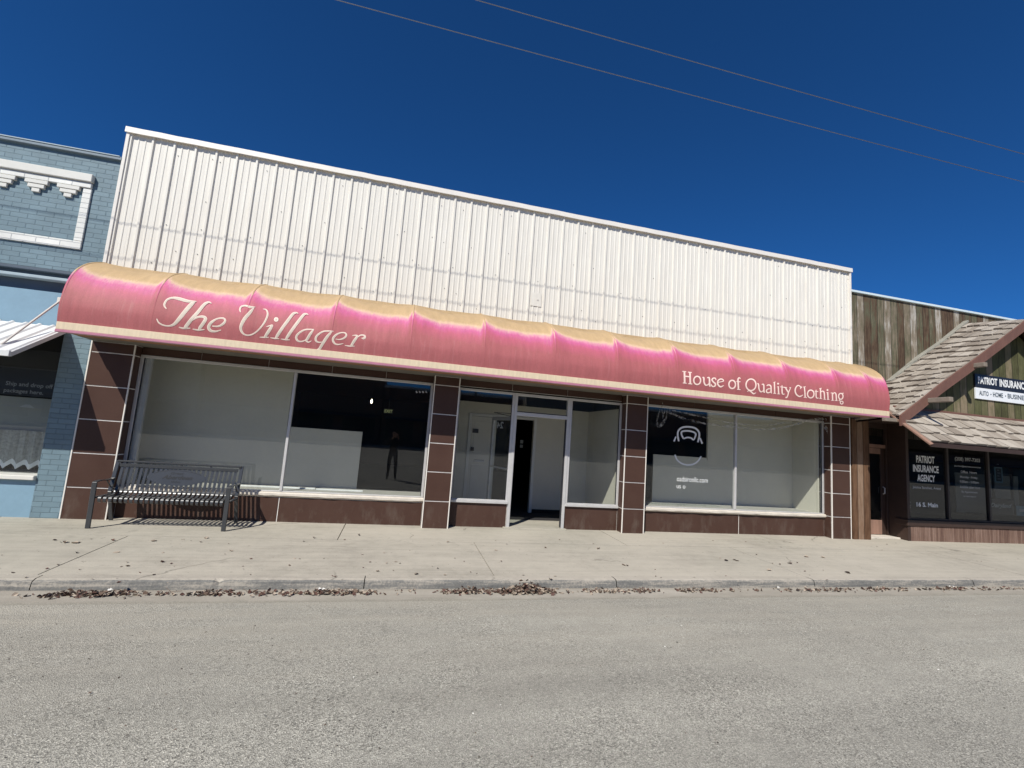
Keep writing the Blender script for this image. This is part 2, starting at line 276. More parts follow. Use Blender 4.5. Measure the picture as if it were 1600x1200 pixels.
# ------------------------------------------------------------------ builders
class MB:
    def __init__(s): s.v = []; s.f = []; s.mi = []; s.mats = []; s.attr = {}; s.smooth = False
    def mat(s, m):
        if isinstance(m, str): m = M[m]
        if m not in s.mats: s.mats.append(m)
        return s.mats.index(m)
    def face(s, pts, m): 
        b = len(s.v); s.v += [Vector(p) for p in pts]; s.f.append(tuple(range(b, b + len(pts)))); s.mi.append(s.mat(m)); return s
    def mesh(s, vs, fs, m):
        b = len(s.v); s.v += [Vector(p) for p in vs]; k = s.mat(m)
        for f in fs: s.f.append(tuple(b + i for i in f)); s.mi.append(k)
        return s
    def box(s, x0, x1, y0, y1, z0, z1, m, T=None):
        vs = [Vector((x, y, z)) for z in (z0, z1) for y in (y0, y1) for x in (x0, x1)]
        if T: vs = [T @ q for q in vs]
        return s.mesh(vs, [(0, 2, 3, 1), (4, 5, 7, 6), (0, 1, 5, 4), (2, 6, 7, 3), (0, 4, 6, 2), (1, 3, 7, 5)], m)
    def bev(s, x0, x1, y0, y1, z0, z1, m, r=.006, T=None):
        """box with chamfered edges"""
        r = min(r, (x1 - x0) / 2.2, (y1 - y0) / 2.2, (z1 - z0) / 2.2)
        bm = bmesh.new(); bmesh.ops.create_cube(bm, size=1)
        for q in bm.verts: q.co = Vector(((x0 + x1) / 2 + q.co.x * (x1 - x0), (y0 + y1) / 2 + q.co.y * (y1 - y0), (z0 + z1) / 2 + q.co.z * (z1 - z0)))
        bmesh.ops.bevel(bm, geom=bm.edges[:], offset=r, segments=1, affect='EDGES')
        bm.verts.index_update(); vs = [T @ q.co if T else q.co.copy() for q in bm.verts]; fs = [[q.index for q in f.verts] for f in bm.faces]
        bm.free(); return s.mesh(vs, fs, m)
    def bar(s, a, b, wdt, h, m, up=(0, 0, 1)):
        a, b = Vector(a), Vector(b); d = (b - a); L = d.length; d.normalize(); sd = d.cross(Vector(up)).normalized(); u = sd.cross(d)
        T = Matrix(((d.x, sd.x, u.x, a.x), (d.y, sd.y, u.y, a.y), (d.z, sd.z, u.z, a.z), (0, 0, 0, 1)))
        return s.bev(0, L, -wdt / 2, wdt / 2, -h / 2, h / 2, m, .004, T)
    def tube(s, pts, r, m, n=8, close=False):
        pts = [Vector(p) for p in pts]; base = len(s.v); k = s.mat(m); N = len(pts); rr = r if hasattr(r, '__len__') else [r] * N
        for i, p in enumerate(pts):
            d = (pts[min(i + 1, N - 1)] - pts[max(i - 1, 0)]).normalized(); a = d.cross(Vector((0, 0, 1)) if abs(d.z) < .9 else Vector((1, 0, 0))).normalized(); b = d.cross(a)
            for j in range(n): t = 2 * math.pi * j / n; s.v.append(p + (a * math.cos(t) + b * math.sin(t)) * rr[i])
        for i in range(N - 1):
            for j in range(n): s.f.append((base + i * n + j, base + i * n + (j + 1) % n, base + (i + 1) * n + (j + 1) % n, base + (i + 1) * n + j)); s.mi.append(k)
        s.f.append(tuple(base + j for j in range(n))); s.mi.append(k); s.f.append(tuple(base + (N - 1) * n + j for j in range(n))); s.mi.append(k)
        return s
    def prism(s, poly, a, b, m, axis='x'):
        """poly of 2-D points swept from a to b along an axis"""
        def P(u, v, t): return (t, u, v) if axis == 'x' else ((u, t, v) if axis == 'y' else (u, v, t))
        n = len(poly); vs = [P(u, v, a) for u, v in poly] + [P(u, v, b) for u, v in poly]
        return s.mesh(vs, [tuple(range(n)), tuple(range(2 * n - 1, n - 1, -1))] + [(i, (i + 1) % n, n + (i + 1) % n, n + i) for i in range(n)], m)
    def build(s, name, parent=None, label=None, smooth=False, recalc=True):
        me = bpy.data.meshes.new(name); off = parent_loc(parent)
        me.from_pydata([q - off for q in s.v], [], s.f)
        for m in s.mats: me.materials.append(m)
        me.polygons.foreach_set('material_index', s.mi)
        for kx, vals in s.attr.items():
            at_ = me.attributes.new(kx, 'FLOAT', 'POINT'); at_.data.foreach_set('value', vals)
        if recalc:
            bm = bmesh.new(); bm.from_mesh(me); bmesh.ops.recalc_face_normals(bm, faces=bm.faces[:]); bm.to_mesh(me); bm.free()
        if smooth: me.polygons.foreach_set('use_smooth', [True] * len(me.polygons))
        me.update(); o = bpy.data.objects.new(name, me); COL.objects.link(o)
        if parent: o.parent = parent
        if label: o['label'] = label
        return o
def parent_loc(p):
    v = Vector((0, 0, 0))
    while p: v += p.location; p = p.parent
    return v
def thing(name, label, cat, loc=(0, 0, 0), group=None):
    o = bpy.data.objects.new(name, None); COL.objects.link(o); o.location = loc; o['label'] = label; o['category'] = cat
    if group: o['group'] = group
    return o
def tag(o, label, cat, group=None, kind=None):
    o['label'] = label; o['category'] = cat
    if group: o['group'] = group
    if kind: o['kind'] = kind
    return o
def struct(o): o['kind'] = 'structure'; return o

def txt(mb, s, p0, wdt, h, m, shear=0., bold=0., Y=None, T=None, depth=.002, mirror=False):
    """built-in font fitted to a width x height box whose lower-left corner is p0, facing -Y; T maps (u, v, out) to the world instead"""
    cu = bpy.data.curves.new('t', 'FONT'); cu.body = s; cu.offset = bold; cu.shear = shear; cu.resolution_u = 3
    o = bpy.data.objects.new('t', cu); COL.objects.link(o); dg = bpy.context.evaluated_depsgraph_get(); dg.update()
    me = bpy.data.meshes.new_from_object(o.evaluated_get(dg)); vs = [q.co.copy() for q in me.vertices]; fs = [tuple(f.vertices) for f in me.polygons]
    bpy.data.objects.remove(o); bpy.data.curves.remove(cu); bpy.data.meshes.remove(me)
    x0 = min(q.x for q in vs); x1 = max(q.x for q in vs); y0 = min(q.y for q in vs); y1 = max(q.y for q in vs)
    out = []
    for q in vs:
        u = (q.x - x0) / (x1 - x0) * wdt; v = (q.y - y0) / (y1 - y0) * h
        if mirror: u = wdt - u
        out.append(T(u, v) if T else Vector((p0[0] + u, p0[1], p0[2] + v)))
    mb.mesh(out, fs, m); return mb
def cr(pts, n=6):
    P = [np.array(p, float) for p in pts]
    if len(P) == 2: return [P[0] + (P[1] - P[0]) * i / n for i in range(n + 1)]
    P = [2 * P[0] - P[1]] + P + [2 * P[-1] - P[-2]]; o = []
    for i in range(1, len(P) - 2):
        a, b, c, d = P[i - 1:i + 3]
        for k in range(n):
            t = k / n; o.append(.5 * (2 * b + (c - a) * t + (2 * a - 5 * b + 4 * c - d) * t * t + (3 * b - a - 3 * c + d) * t ** 3))
    o.append(P[-2]); return o
def ribbon(mb, pts, m, P, grow=0.):
    """stroke of varying width given as (x, y, w) -> a flat ribbon through P(x, y)"""
    q = cr(pts, 5); L = []; R = []
    for i, p in enumerate(q):
        d = q[min(i + 1, len(q) - 1)][:2] - q[max(i - 1, 0)][:2]; d = d / (np.hypot(*d) + 1e-9); nn = np.array([-d[1], d[0]]) * max(.05, (p[2] / 2 + grow))
        e = -d * grow if i == 0 else (d * grow if i == len(q) - 1 else 0)
        L.append(P(*(p[:2] + nn + e))); R.append(P(*(p[:2] - nn + e)))
    n = len(q); mb.mesh(L + R, [(i, i + 1, n + i + 1, n + i) for i in range(n - 1)], m)
# ================================================================== THE GROUND
GX0, GX1 = -110, 170
def sheet(name, x0, x1, ys, zs, m, nx=1):
    mb = MB()
    for (y0, z0), (y1, z1) in zip(zip(ys, zs), zip(ys[1:], zs[1:])):
        for i in range(nx):
            a = x0 + (x1 - x0) * i / nx; b = x0 + (x1 - x0) * (i + 1) / nx
            mb.face([(a, y0, z0), (b, y0, z0), (b, y1, z1), (a, y1, z1)], m)
    return struct(mb.build(name))
sheet('ground', -600, 600, [-600, 600], [-.42, -.42], 'ground')
sheet('road', GX0, GX1, [-38, -20, -12, -6, -4, -3.0], [-.20, -.10, -.085, -.115, -.14, -.160], 'asphalt')
sheet('gutter', GX0, GX1, [-3.0, -2.8, -2.6], [-.160, -.163, -.155], 'gutter', 1)
def slabs():
    mb = MB(); g = .006
    z = lambda y: -.024 * -y
    rnd = random.Random(3)
    for (y0, y1, step, off) in ((-2.46, -.90, 4.6, .9), (-.885, .3, 4.6, -1.1)):
        x = GX0 + off
        while x < GX1:
            a, b = x + g, x + step - g; dz = rnd.uniform(-.002, .002)
            yb = y1 - (g if y1 < 0 else 0)
            mb.mesh([(a, y0, z(y0) + dz), (b, y0, z(y0) + dz), (b, yb, z(yb) + dz), (a, yb, z(yb) + dz),
                     (a, y0, z(y0) - .05), (b, y0, z(y0) - .05), (b, yb, z(yb) - .05), (a, yb, z(yb) - .05)],
                    [(0, 1, 2, 3), (0, 4, 5, 1), (1, 5, 6, 2), (2, 6, 7, 3), (3, 7, 4, 0)], 'concrete'); x += step
    mb.face([(GX0, -2.47, -.075), (GX1, -2.47, -.075), (GX1, .3, -.02), (GX0, .3, -.02)], 'dirt')
    return struct(mb.build('sidewalk'))
slabs()
def kerb():
    mb = MB(); rnd = random.Random(5)
    segs = [GX0]; x = GX0
    while x < GX1: x += 3.05; segs.append(x)
    crack = float(atz(337, 908, -.06).x)
    for a0, b0 in zip(segs, segs[1:]):
        n = 61 if -8 < a0 < 14 else 4
        xs = [a0 + .005 + (b0 - a0 - .01) * i / n for i in range(n + 1)]
        def pr(x):
            j = rnd.uniform(-.006, .004) if n > 10 else 0; c = .02 if abs(x - crack) < .03 else 0
            return [(-2.465, -.058), (-2.56, -.061), (-2.595 + j * .5, -.066 - abs(j) - c), (-2.612 + j + c, -.082 - c + j * .5), (-2.622 + j * .6 + c, -.12), (-2.632, -.175)]
        rows = [[(x, y, z) for y, z in pr(x)] for x in xs]; vs = [p for r in rows for p in r]; k = 6
        mb.mesh(vs, [(i * k + j, (i + 1) * k + j, (i + 1) * k + j + 1, i * k + j + 1) for i in range(n) for j in range(2)], 'kerbtop')
        mb.mesh(vs, [(i * k + j, (i + 1) * k + j, (i + 1) * k + j + 1, i * k + j + 1) for i in range(n) for j in range(2, 5)], 'kerb')
    return struct(mb.build('kerb'))
kerb()
# opposite pavement, only ever seen mirrored in the glass
mb = MB(); mb.box(GX0, GX1, -44, -38, -.3, -.05, 'concrete'); struct(mb.build('far_sidewalk'))

# ================================================================== LEAF LITTER (nobody could count it)
def leaves():
    mb = MB(); rnd = random.Random(11); ms = ['leaf1', 'leaf2', 'leaf2', 'leaf3', 'leaf4', 'leaf1', 'leaf2', 'leaf3']
    def leaf(p, s, flat=.5):
        T = Matrix.Translation(p) @ Matrix.Rotation(rnd.uniform(0, 6.28), 4, 'Z') @ Matrix.Rotation(rnd.uniform(-flat, flat), 4, 'X') @ Matrix.Rotation(rnd.uniform(-flat, flat), 4, 'Y')
        wv = s * rnd.uniform(.22, .42); c = rnd.uniform(-.1, .35) * s
        pts = [(-s / 2, 0, 0), (-s * .2, wv, c), (s * .2, wv * .8, c * .8), (s / 2, 0, c * .3), (s * .2, -wv * .8, c * .7), (-s * .2, -wv, c * .9), (0, 0, -c * .2)]
        mb.mesh([T @ Vector(q) for q in pts], [(0, 6, 1), (1, 6, 2), (2, 6, 3), (3, 6, 4), (4, 6, 5), (5, 6, 0)], rnd.choice(ms))
    # clumps along the gutter: (from px, to px, count, pile height)
    for x0, x1, n, h in ((20, 70, 8, .0), (70, 210, 330, .014), (130, 190, 120, .03), (210, 310, 70, .006), (312, 350, 110, .015), (350, 480, 170, .012), (478, 580, 300, .022), (580, 690, 30, .004),
                         (690, 780, 260, .022), (715, 745, 90, .035), (780, 868, 620, .055), (800, 850, 520, .095), (868, 915, 20, .004), (915, 1035, 230, .016), (1060, 1125, 110, .018), (1125, 1230, 40, .005),
                         (1232, 1345, 150, .014), (1355, 1420, 110, .012), (1420, 1480, 40, .01), (1475, 1520, 110, .035), (1520, 1640, 120, .014)):
        for _ in range(int(n * (.62 if h < .05 else .9))):
            px = rnd.uniform(x0, x1); u = (px - x0) / (x1 - x0); bellc = math.sin(math.pi * min(.97, max(.03, u)))
            b = atz(px, 930 - px * .0045, -.16); yy = -2.745 + rnd.gauss(0, .038)
            leaf(Vector((b.x, min(yy, -2.66), -.158 + abs(rnd.gauss(0, .5)) * h * bellc + .004)), rnd.uniform(.022, .06), .9)
    for _ in range(60):   # twigs
        px = rnd.choice((rnd.uniform(80, 600), rnd.uniform(700, 860), rnd.uniform(900, 1600))); b = atz(px, 930, -.16); a = rnd.uniform(0, 3.14); L = rnd.uniform(.04, .12)
        p = Vector((b.x, -2.74 + rnd.gauss(0, .03), -.15)); mb.tube([p, p + Vector((math.cos(a) * L, math.sin(a) * L * .4, rnd.uniform(0, .04)))], .0022, 'leaf1', 4)
    for px in (163, 500, 1235, 1525): # pale scraps
        b = atz(px, 930, -.15); leaf_m = ms[:]; 
        T = Vector((b.x, -2.72, -.13)); 
        for _ in range(2): q = T + Vector((rnd.uniform(-.04, .04), rnd.uniform(-.02, .02), 0)); mb.mesh([q + Vector(v) for v in ((-.018, 0, 0), (.014, -.008, .012), (.02, .014, .006), (-.008, .014, .02))], [(0, 1, 2), (0, 2, 3)], 'rubble')
    o = mb.build('leaf_litter', recalc=False); tag(o, 'dry brown leaves and twigs drifted along the gutter below the kerb', 'leaves', kind='stuff')
    mb = MB()
    def on_walk(px, py): p = atz(px, py, -.03); return Vector((p.x, p.y, .024 * p.y + .006))
    for _ in range(120):
        px = rnd.uniform(0, 1600); py = rnd.uniform(842, 906); leaf(on_walk(px, py), rnd.uniform(.015, .05), .25)
    for px, py in ((102, 848), (122, 848), (117, 849), (176, 845), (240, 846), (322, 842), (361, 860), (182, 862), (975, 881), (980, 882), (1135, 875), (1147, 874), (1151, 875), (1234, 879), (1260, 870), (1286, 871), (1324, 893), (560, 838), (490, 842), (651, 894), (935, 858), (775, 860), (1202, 889), (700, 848), (860, 901)):
        leaf(on_walk(px, py), rnd.uniform(.05, .09), .2)
    o = mb.build('fallen_leaves', recalc=False); tag(o, 'small dark leaf scraps scattered across the concrete pavement', 'leaves', kind='stuff')
    mb = MB()   # pebbles and crumbs on the asphalt
    for _ in range(420):
        px = rnd.uniform(-50, 1650); py = 942 + 258 * rnd.random() ** 1.4; p = atz(px, py, -.13); yv = p.y
        z = np.interp(yv, [-12, -6, -4, -3], [-.085, -.115, -.14, -.165]); s = rnd.uniform(.003, .009)
        vs = [(p.x + s * rnd.uniform(-1, 1), p.y + s * rnd.uniform(-1, 1), z + rnd.uniform(0, s * 1.2)) for _ in range(5)]
        mb.mesh(vs, [(0, 1, 2), (1, 3, 2), (0, 3, 1), (2, 3, 4), (0, 2, 4)], rnd.choice(['leaf4', 'rubble', 'leaf1', 'dirt', 'kerb']))
    o = mb.build('road_grit', recalc=False); tag(o, 'loose pebbles and crumbs lying on the worn asphalt', 'grit', kind='stuff')
leaves()

# ================================================================== CLOTHING SHOP BUILDING
XL, XR = -4.6, 9.72
shop = thing('shop_building', 'long single-storey shop with white ribbed metal upper front and brown tiled pillars', 'building', (XL, 0, 0))
def siding():
    mb = MB(); pitch = (XR - XL) / 47; z0, z1 = 3.55, 6.0; prof = []; x = XL
    for i in range(47):
        a = XL + i * pitch
        prof += [(a, -.004), (a + .012, -.029), (a + .040, -.029), (a + .052, -.004)]
        for c in (.128, .222): prof += [(a + c * pitch / .305 - .016, -.004), (a + c * pitch / .305 - .008, -.0115), (a + c * pitch / .305 + .008, -.0115), (a + c * pitch / .305 + .016, -.004)]
    prof.append((XR, -.004)); n = len(prof)
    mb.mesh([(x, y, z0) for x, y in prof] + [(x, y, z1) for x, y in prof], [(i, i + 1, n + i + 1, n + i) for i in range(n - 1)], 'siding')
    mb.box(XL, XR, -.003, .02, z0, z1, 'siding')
    rnd = random.Random(2)                                  # screws
    for zr in (5.78, 5.1, 4.62, 4.18, 3.95):
        for i in range(47):
            if rnd.random() < .42: 
                xx = XL + i * pitch + rnd.choice((.09, .19, .28)); zz = zr + rnd.uniform(-.05, .05); mb.tube([(xx, -.002, zz), (xx, -.014, zz)], .0065, 'steel', 6)
    mb.build('metal_siding', shop)
    mb = MB(); xa = float(at(848, 470).x); za = float(at(848, 470).z); xa = XL + round((xa - XL) / pitch - .59) * pitch + .052 + (pitch - .052) / 2
    mb.bev(xa - .105, xa + .105, -.0165, -.0125, za - .13, za + .13, 'siding', .0015); mb.tube([(xa + .03, -.016, za), (xa + .03, -.026, za)], .014, 'rod', 8); mb.build('patch_plate', shop)
    mb = MB()
    N = 60; P = []
    for i in range(N + 1):
        x = XL - .05 + (XR - XL + .1) * i / N; d = rnd.uniform(-.004, .004); z = 6.035 - .003 * i / N
        P.append([(x, -.062, z + .035 + d), (x, -.066, z - .055 + d), (x, -.052, z - .06 + d), (x, .12, z + .05 + d)])
    vs = [p for r in P for p in r]
    mb.mesh(vs, [(i * 4 + j, (i + 1) * 4 + j, (i + 1) * 4 + (j + 1) % 4, i * 4 + (j + 1) % 4) for i in range(N) for j in range(4)] + [(0, 1, 2, 3), (N * 4 + 3, N * 4 + 2, N * 4 + 1, N * 4)], 'cap')
    mb.build('parapet_cap', shop)
    mb = MB(); mb.bev(XL - .035, XL + .012, -.045, .05, 3.6, 5.985, 'cap', .003); mb.build('corner_trim', shop); mb = MB(); mb.bev(XR - .012, XR + .03, -.045, .05, 3.6, 5.985, 'cap', .003); mb.build('corner_trim', shop)
siding()
mb = MB()
mb.box(XL + .002, XL + .2, .03, 16, .2, 5.98, 'oblock'); mb.box(XR - .2, XR - .002, .03, 16, .2, 5.98, 'oblock'); mb.box(XL + .2, XR - .2, 15.8, 16, 0, 5.98, 'oblock')
mb.box(XL + .2, XR - .2, .03, .2, 2.9, 5.97, 'oblock'); mb.build('wall', shop)
mb = MB(); mb.box(XL + .2, XR - .2, .2, 15.8, 5.2, 5.35, 'ground'); mb.build('roof', shop)
# dark shop interior
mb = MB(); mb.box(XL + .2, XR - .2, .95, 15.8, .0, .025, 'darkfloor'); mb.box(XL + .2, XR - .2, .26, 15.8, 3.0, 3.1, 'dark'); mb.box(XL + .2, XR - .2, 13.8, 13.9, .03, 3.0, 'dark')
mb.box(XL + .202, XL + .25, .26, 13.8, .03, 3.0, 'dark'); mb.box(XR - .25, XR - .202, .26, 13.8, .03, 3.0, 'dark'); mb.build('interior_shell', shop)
WY = .21                                                                # window plane
MORT = [-.06, .45, .945, 1.44, 1.945, 2.455, 2.618]
def pillar(x0, x1, left, right, skirt=None):
    mb = MB(); g = .0075; rnd = random.Random(int(x0 * 10))
    mb.box(x0 + .004, x1 - .004, .004, .3, -.06, 2.619, 'grout')
    for a, b in zip(MORT, MORT[1:]):
        mb.bev(x0 + g, x1 - g, -.004 + rnd.uniform(-.001, .001), .02, a + g, b - g, 'tile', .002)
        if left: mb.bev(x0 - .002, x0 + .02, .02 + g, .3, a + g, b - g, 'tile', .002)
        if right: mb.bev(x1 - .02, x1 + .002, .02 + g, .3, a + g, b - g, 'tile', .002)
    p = mb.build('pillar', shop)
    mb = MB(); 
    for x in (x0, x1): mb.bev(x - .009, x + .009, -.010, .006, -.05, 2.62, 'cap', .002)
    mb.build('edge_trim', p)
pillar(XL, -4.035, 0, 1); pillar(.54, .98, 1, 1); pillar(4.26, 4.71, 1, 1); pillar(9.18, 9.68, 1, 0)
def plinth(x0, x1, joints, h=.395, y=.17):
    mb = MB(); mb.box(x0, x1, y + .004, y + .1, -.06, h, 'grout'); e = [x0] + joints + [x1]
    for a, b in zip(e, e[1:]): mb.bev(a + .007, b - .007, y - .003, y + .03, -.05, h - .004, 'tile', .002)
    mb.build('plinth', shop)
plinth(-4.03, .535, [-1.77]); plinth(.985, 2.055, [], .43, .2); plinth(3.165, 4.255, [], .43, .2); plinth(4.715, 9.175, [7.0], .395, .19)
mb = MB()
for x0, x1, js in ((-4.03, .535, [-3.2, -2.2, -1.2, -.3]), (.985, 4.255, [2.0, 3.1]), (4.715, 9.175, [5.9, 6.9, 7.9])):
    e = [x0] + js + [x1]
    for a, b in zip(e, e[1:]): mb.bev(a + .005, b - .005, .19, .24, 2.505, 2.62, 'tile', .002)
    mb.box(x0, x1, .205, .26, 2.50, 2.62, 'grout')
mb.build('header_panel', shop)
def window(x0, x1, z0, z1, mull, sill=True, parent=None, fw=.045, y=WY):
    mb = MB()
    mb.bev(x0, x1, y - .03, y + .03, z1 - fw, z1, 'alu', .004); mb.bev(x0, x1, y - .03, y + .03, z0, z0 + .02, 'alu', .004)
    mb.bev(x0, x0 + fw, y - .03, y + .03, z0 + .02, z1 - fw, 'alu', .004); mb.bev(x1 - fw, x1, y - .03, y + .03, z0 + .02, z1 - fw, 'alu', .004)
    for a, b in ((x0 + fw, x0 + fw + .008), (x1 - fw - .008, x1 - fw)): mb.box(a, b, y - .018, y + .012, z0 + .02, z1 - fw, 'alud')
    wnd = mb.build('display_window', shop if parent is None else parent)
    xs = [x0 + fw] + mull + [x1 - fw]
    for mx in mull:
        mb = MB(); mb.bev(mx - .021, mx + .021, y - .04, y + .03, z0 + .02, z1 - fw, 'alu', .004); mb.build('mullion', wnd)
    for a, b in zip(xs, xs[1:]):
        mb = MB(); mb.face([(a, y, z0 + .02), (b, y, z0 + .02), (b, y, z1 - .02), (a, y, z1 - .02)], 'glass'); mb.build('glass', wnd, recalc=False)
    if sill:
        mb = MB(); rnd = random.Random(int(x0 * 7)); n = 40; rows = []
        for i in range(n + 1):
            x = x0 - .0 + (x1 - x0) * i / n; j = rnd.uniform(-.006, .004)
            rows += [(x, y + .03, z0), (x, y - .05, z0 - .002), (x, y - .075 + j, z0 - .018), (x, y - .075 + j, z0 - .052 + j), (x, y - .045, z0 - .078), (x, y + .03, z0 - .078)]
        mb.mesh(rows, [(i * 6 + j, (i + 1) * 6 + j, (i + 1) * 6 + (j + 1) % 6, i * 6 + (j + 1) % 6) for i in range(n) for j in range(6)] + [(0, 1, 2, 3, 4, 5), tuple(n * 6 + q for q in range(5, -1, -1))], 'sill')
        mb.build('sill', wnd)
    return wnd
w1 = window(-4.033, .537, .475, 2.50, [-1.765]); w3 = window(4.713, 9.177, .475, 2.50, [6.9])
mb = MB(); mb.bev(-4.02, -3.90, WY + .03, WY + .09, .5, 2.46, 'alu', .004); mb.build('frame_return', w1)
sw1 = window(.983, 2.06, .47, 2.47, [], False); sw2 = window(3.165, 4.257, .47, 2.47, [], False)
for s_, xa, xb in ((sw1, .983, 2.06), (sw2, 3.165, 4.257)):
    mb = MB(); mb.bev(xa, xb, WY - .055, WY + .03, .425, .472, 'alu', .005); mb.build('sill', s_)
# entrance: jambs, transom, open glazed door
ent = MB(); ent.bev(2.06, 2.115, WY - .04, WY + .04, -.03, 2.47, 'alu', .004); ent.bev(3.11, 3.165, WY - .04, WY + .04, -.03, 2.47, 'alu', .004)
ent.bev(2.115, 3.11, WY - .035, WY + .035, 2.045, 2.115, 'alu', .004); ent.bev(2.115, 3.11, WY - .03, WY + .03, 2.42, 2.47, 'alu', .004); ent.box(2.115, 3.11, WY - .02, WY + .02, 2.115, 2.13, 'alud'); ent.box(3.09, 3.11, WY - .02, WY + .02, .04, 2.045, 'alud')
ent = ent.build('door_frame', shop)
mb = MB(); mb.face([(2.115, WY, 2.12), (3.11, WY, 2.12), (3.11, WY, 2.43), (2.115, WY, 2.43)], 'glass'); mb.build('transom_glass', ent, recalc=False)
mb = MB(); mb.bev(2.0, 3.2, WY - .12, WY + .1, -.03, .022, 'concrete', .006); mb.build('threshold', ent)
# leaf, hinged on the left jamb and swung into the lobby
hx, hy, ex, ey = 2.125, .26, 1.86, 1.14; L = math.hypot(ex - hx, ey - hy); du = Vector(((ex - hx) / L, (ey - hy) / L, 0)); dn = Vector((-du.y, du.x, 0))
TD = Matrix(((du.x, dn.x, 0, hx), (du.y, dn.y, 0, hy), (0, 0, 1, 0), (0, 0, 0, 1)))
mb = MB(); mb.bev(0, .06, -.02, .02, .05, 2.03, 'alu', .004, TD); mb.bev(L - .06, L, -.02, .02, .05, 2.03, 'alu', .004, TD)
mb.bev(.06, L - .06, -.02, .02, 1.96, 2.03, 'alu', .004, TD); mb.bev(.06, L - .06, -.02, .02, .05, .2, 'alu', .004, TD); mb.bev(.06, L - .06, -.02, .02, 1.02, 1.05, 'alu', .004, TD)
leaf = mb.build('door', shop)
mb = MB(); mb.face([TD @ Vector(p) for p in ((.06, 0, .2), (L - .06, 0, .2), (L - .06, 0, 1.97), (.06, 0, 1.97))], 'glass'); mb.build('glass', leaf, recalc=False)
mb = MB(); txt(mb, '24', None, 1, 1, 'decal', bold=.02, T=lambda u, v: TD @ Vector((.46 + .26 * u, .006, 1.80 + .13 * v))); mb.build('number', leaf)
mb = MB(); mb.bev(.1, .36, -.06, -.022, 1.97, 2.02, 'alud', .006, TD); pz = TD @ Vector((.25, -.04, 2.035)); mb.bar(pz, Vector((1.75, .55, 2.09)), .02, .012, 'steel'); mb.bar(Vector((1.75, .55, 2.09)), Vector((2.1, .24, 2.08)), .02, .012, 'steel'); mb.build('closer', leaf)
# lobby
mb = MB(); mb.box(.70, 4.5, .265, 1.95, -.03, .018, 'concrete'); mb.build('lobby_floor', shop)
BY = 1.86
mb = MB()
for a, b, z0, z1 in ((.62, 1.53, .018, 2.36), (1.53, 2.09, 2.06, 2.36), (2.09, 2.10, .018, 2.36), (2.10, 2.96, 2.06, 2.36), (2.96, 4.55, .018, 2.36)): mb.box(a, b, BY, BY + .1, z0, z1, 'white')
mb.box(4.272, 4.34, .24, BY, -.03, 2.36, 'white'); mb.box(.60, .70, .24, BY, -.03, 2.36, 'white')
mb.build('lobby_wall', shop)
mb = MB()
for a, b, z0, z1 in ((1.47, 1.535, .02, 2.11), (1.535, 2.03, 2.05, 2.11), (2.025, 2.09, .02, 2.12), (2.955, 3.02, .02, 2.12), (2.09, 2.955, 2.055, 2.12)): mb.bev(a, b, BY - .025, BY - .001, z0, z1, 'trimw', .004)
mb.bev(3.03, 4.27, BY - .018, BY - .001, .018, .1, 'dark', .003); mb.build('lobby_trim', shop)
mb = MB(); mb.bev(1.54, 2.02, BY + .01, BY + .05, .03, 2.045, 'whited', .003)
for zz in ((1.25, 1.95), (.2, 1.0)): mb.bev(1.6, 1.96, BY + .002, BY + .012, zz[0], zz[1], 'whited', .006)
ld = mb.build('lobby_door', shop)
mb = MB(); mb.bev(1.65, 1.88, BY - .012, BY + .005, 1.06, 1.11, 'alu', .003); mb.box(1.66, 1.87, BY - .015, BY - .011, 1.098, 1.106, 'alud'); mb.build('letter_slot', ld)
mb = MB(); mb.bev(1.57, 1.70, BY - .02, BY + .005, 1.68, 1.77, 'steel', .003); mb.build('lock_plate', ld); mb = MB(); mb.bev(1.56, 1.63, BY - .02, BY + .005, 1.29, 1.37, 'steel', .003); mb.build('lock_plate', ld)
mb = MB(); mb.bev(2.80, 2.87, BY + .5, BY + .52, 1.52, 1.60, 'panel', .003); mb.bev(2.80, 2.87, BY + .5, BY + .52, 1.42, 1.49, 'panel', .003); mb.build('switch_plate', shop)
# window 1 display: pale boards and ledge
mb = MB(); mb.box(-4.3, .60, WY + .032, .95, .42, .488, 'ledge'); mb.build('display_ledge', shop); mb = MB(); mb.box(4.35, 9.12, WY + .032, .98, .42, .488, 'ledge'); mb.build('display_ledge', shop)
mb = MB(); mb.box(-4.34, -1.95, .90, .93, .488, 2.98, 'white'); mb.box(-4.35, -4.30, .26, .90, .488, 2.98, 'white'); mb.build('display_board', shop)
mb = MB(); mb.box(-1.949, -.645, .90, .93, .488, 1.535, 'white'); mb.build('display_board', shop)
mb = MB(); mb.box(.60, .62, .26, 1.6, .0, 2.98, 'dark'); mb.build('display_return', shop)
for x0, x1, yy in ((-2.6, -1.30, .55), (-1.28, -.50, .50)):
    mb = MB(); mb.bev(x0, x1, yy, yy + .03, 0.489, .515, 'bar', .004); mb.build('white_rail', shop)
# window 3 display room
mb = MB(); oY = .95
x0, x1, zo = 5.22, 6.78, 1.50
mb.box(5.44, x0 + .22, oY, oY + .03, .488, zo, 'white')
mb.box(x0 + .22, x1, oY, oY + .03, .488, zo, 'white'); mb.box(x1, 9.1, oY, oY + .03, .488, 2.98, 'white'); mb.box(9.1, 9.13, .26, oY + .03, .488, 2.98, 'white')
mb.box(x1 - .0, x1 + .06, oY - .02, oY - .001, zo - .05, 2.98, 'white'); mb.build('display_wall', shop)
mb = MB()
for i in range(26): mb.bev(4.95 + i * .075, 4.985 + i * .075, .50, .78, .489, .498, 'panel', .002)
mb.build('floor_grille', shop)
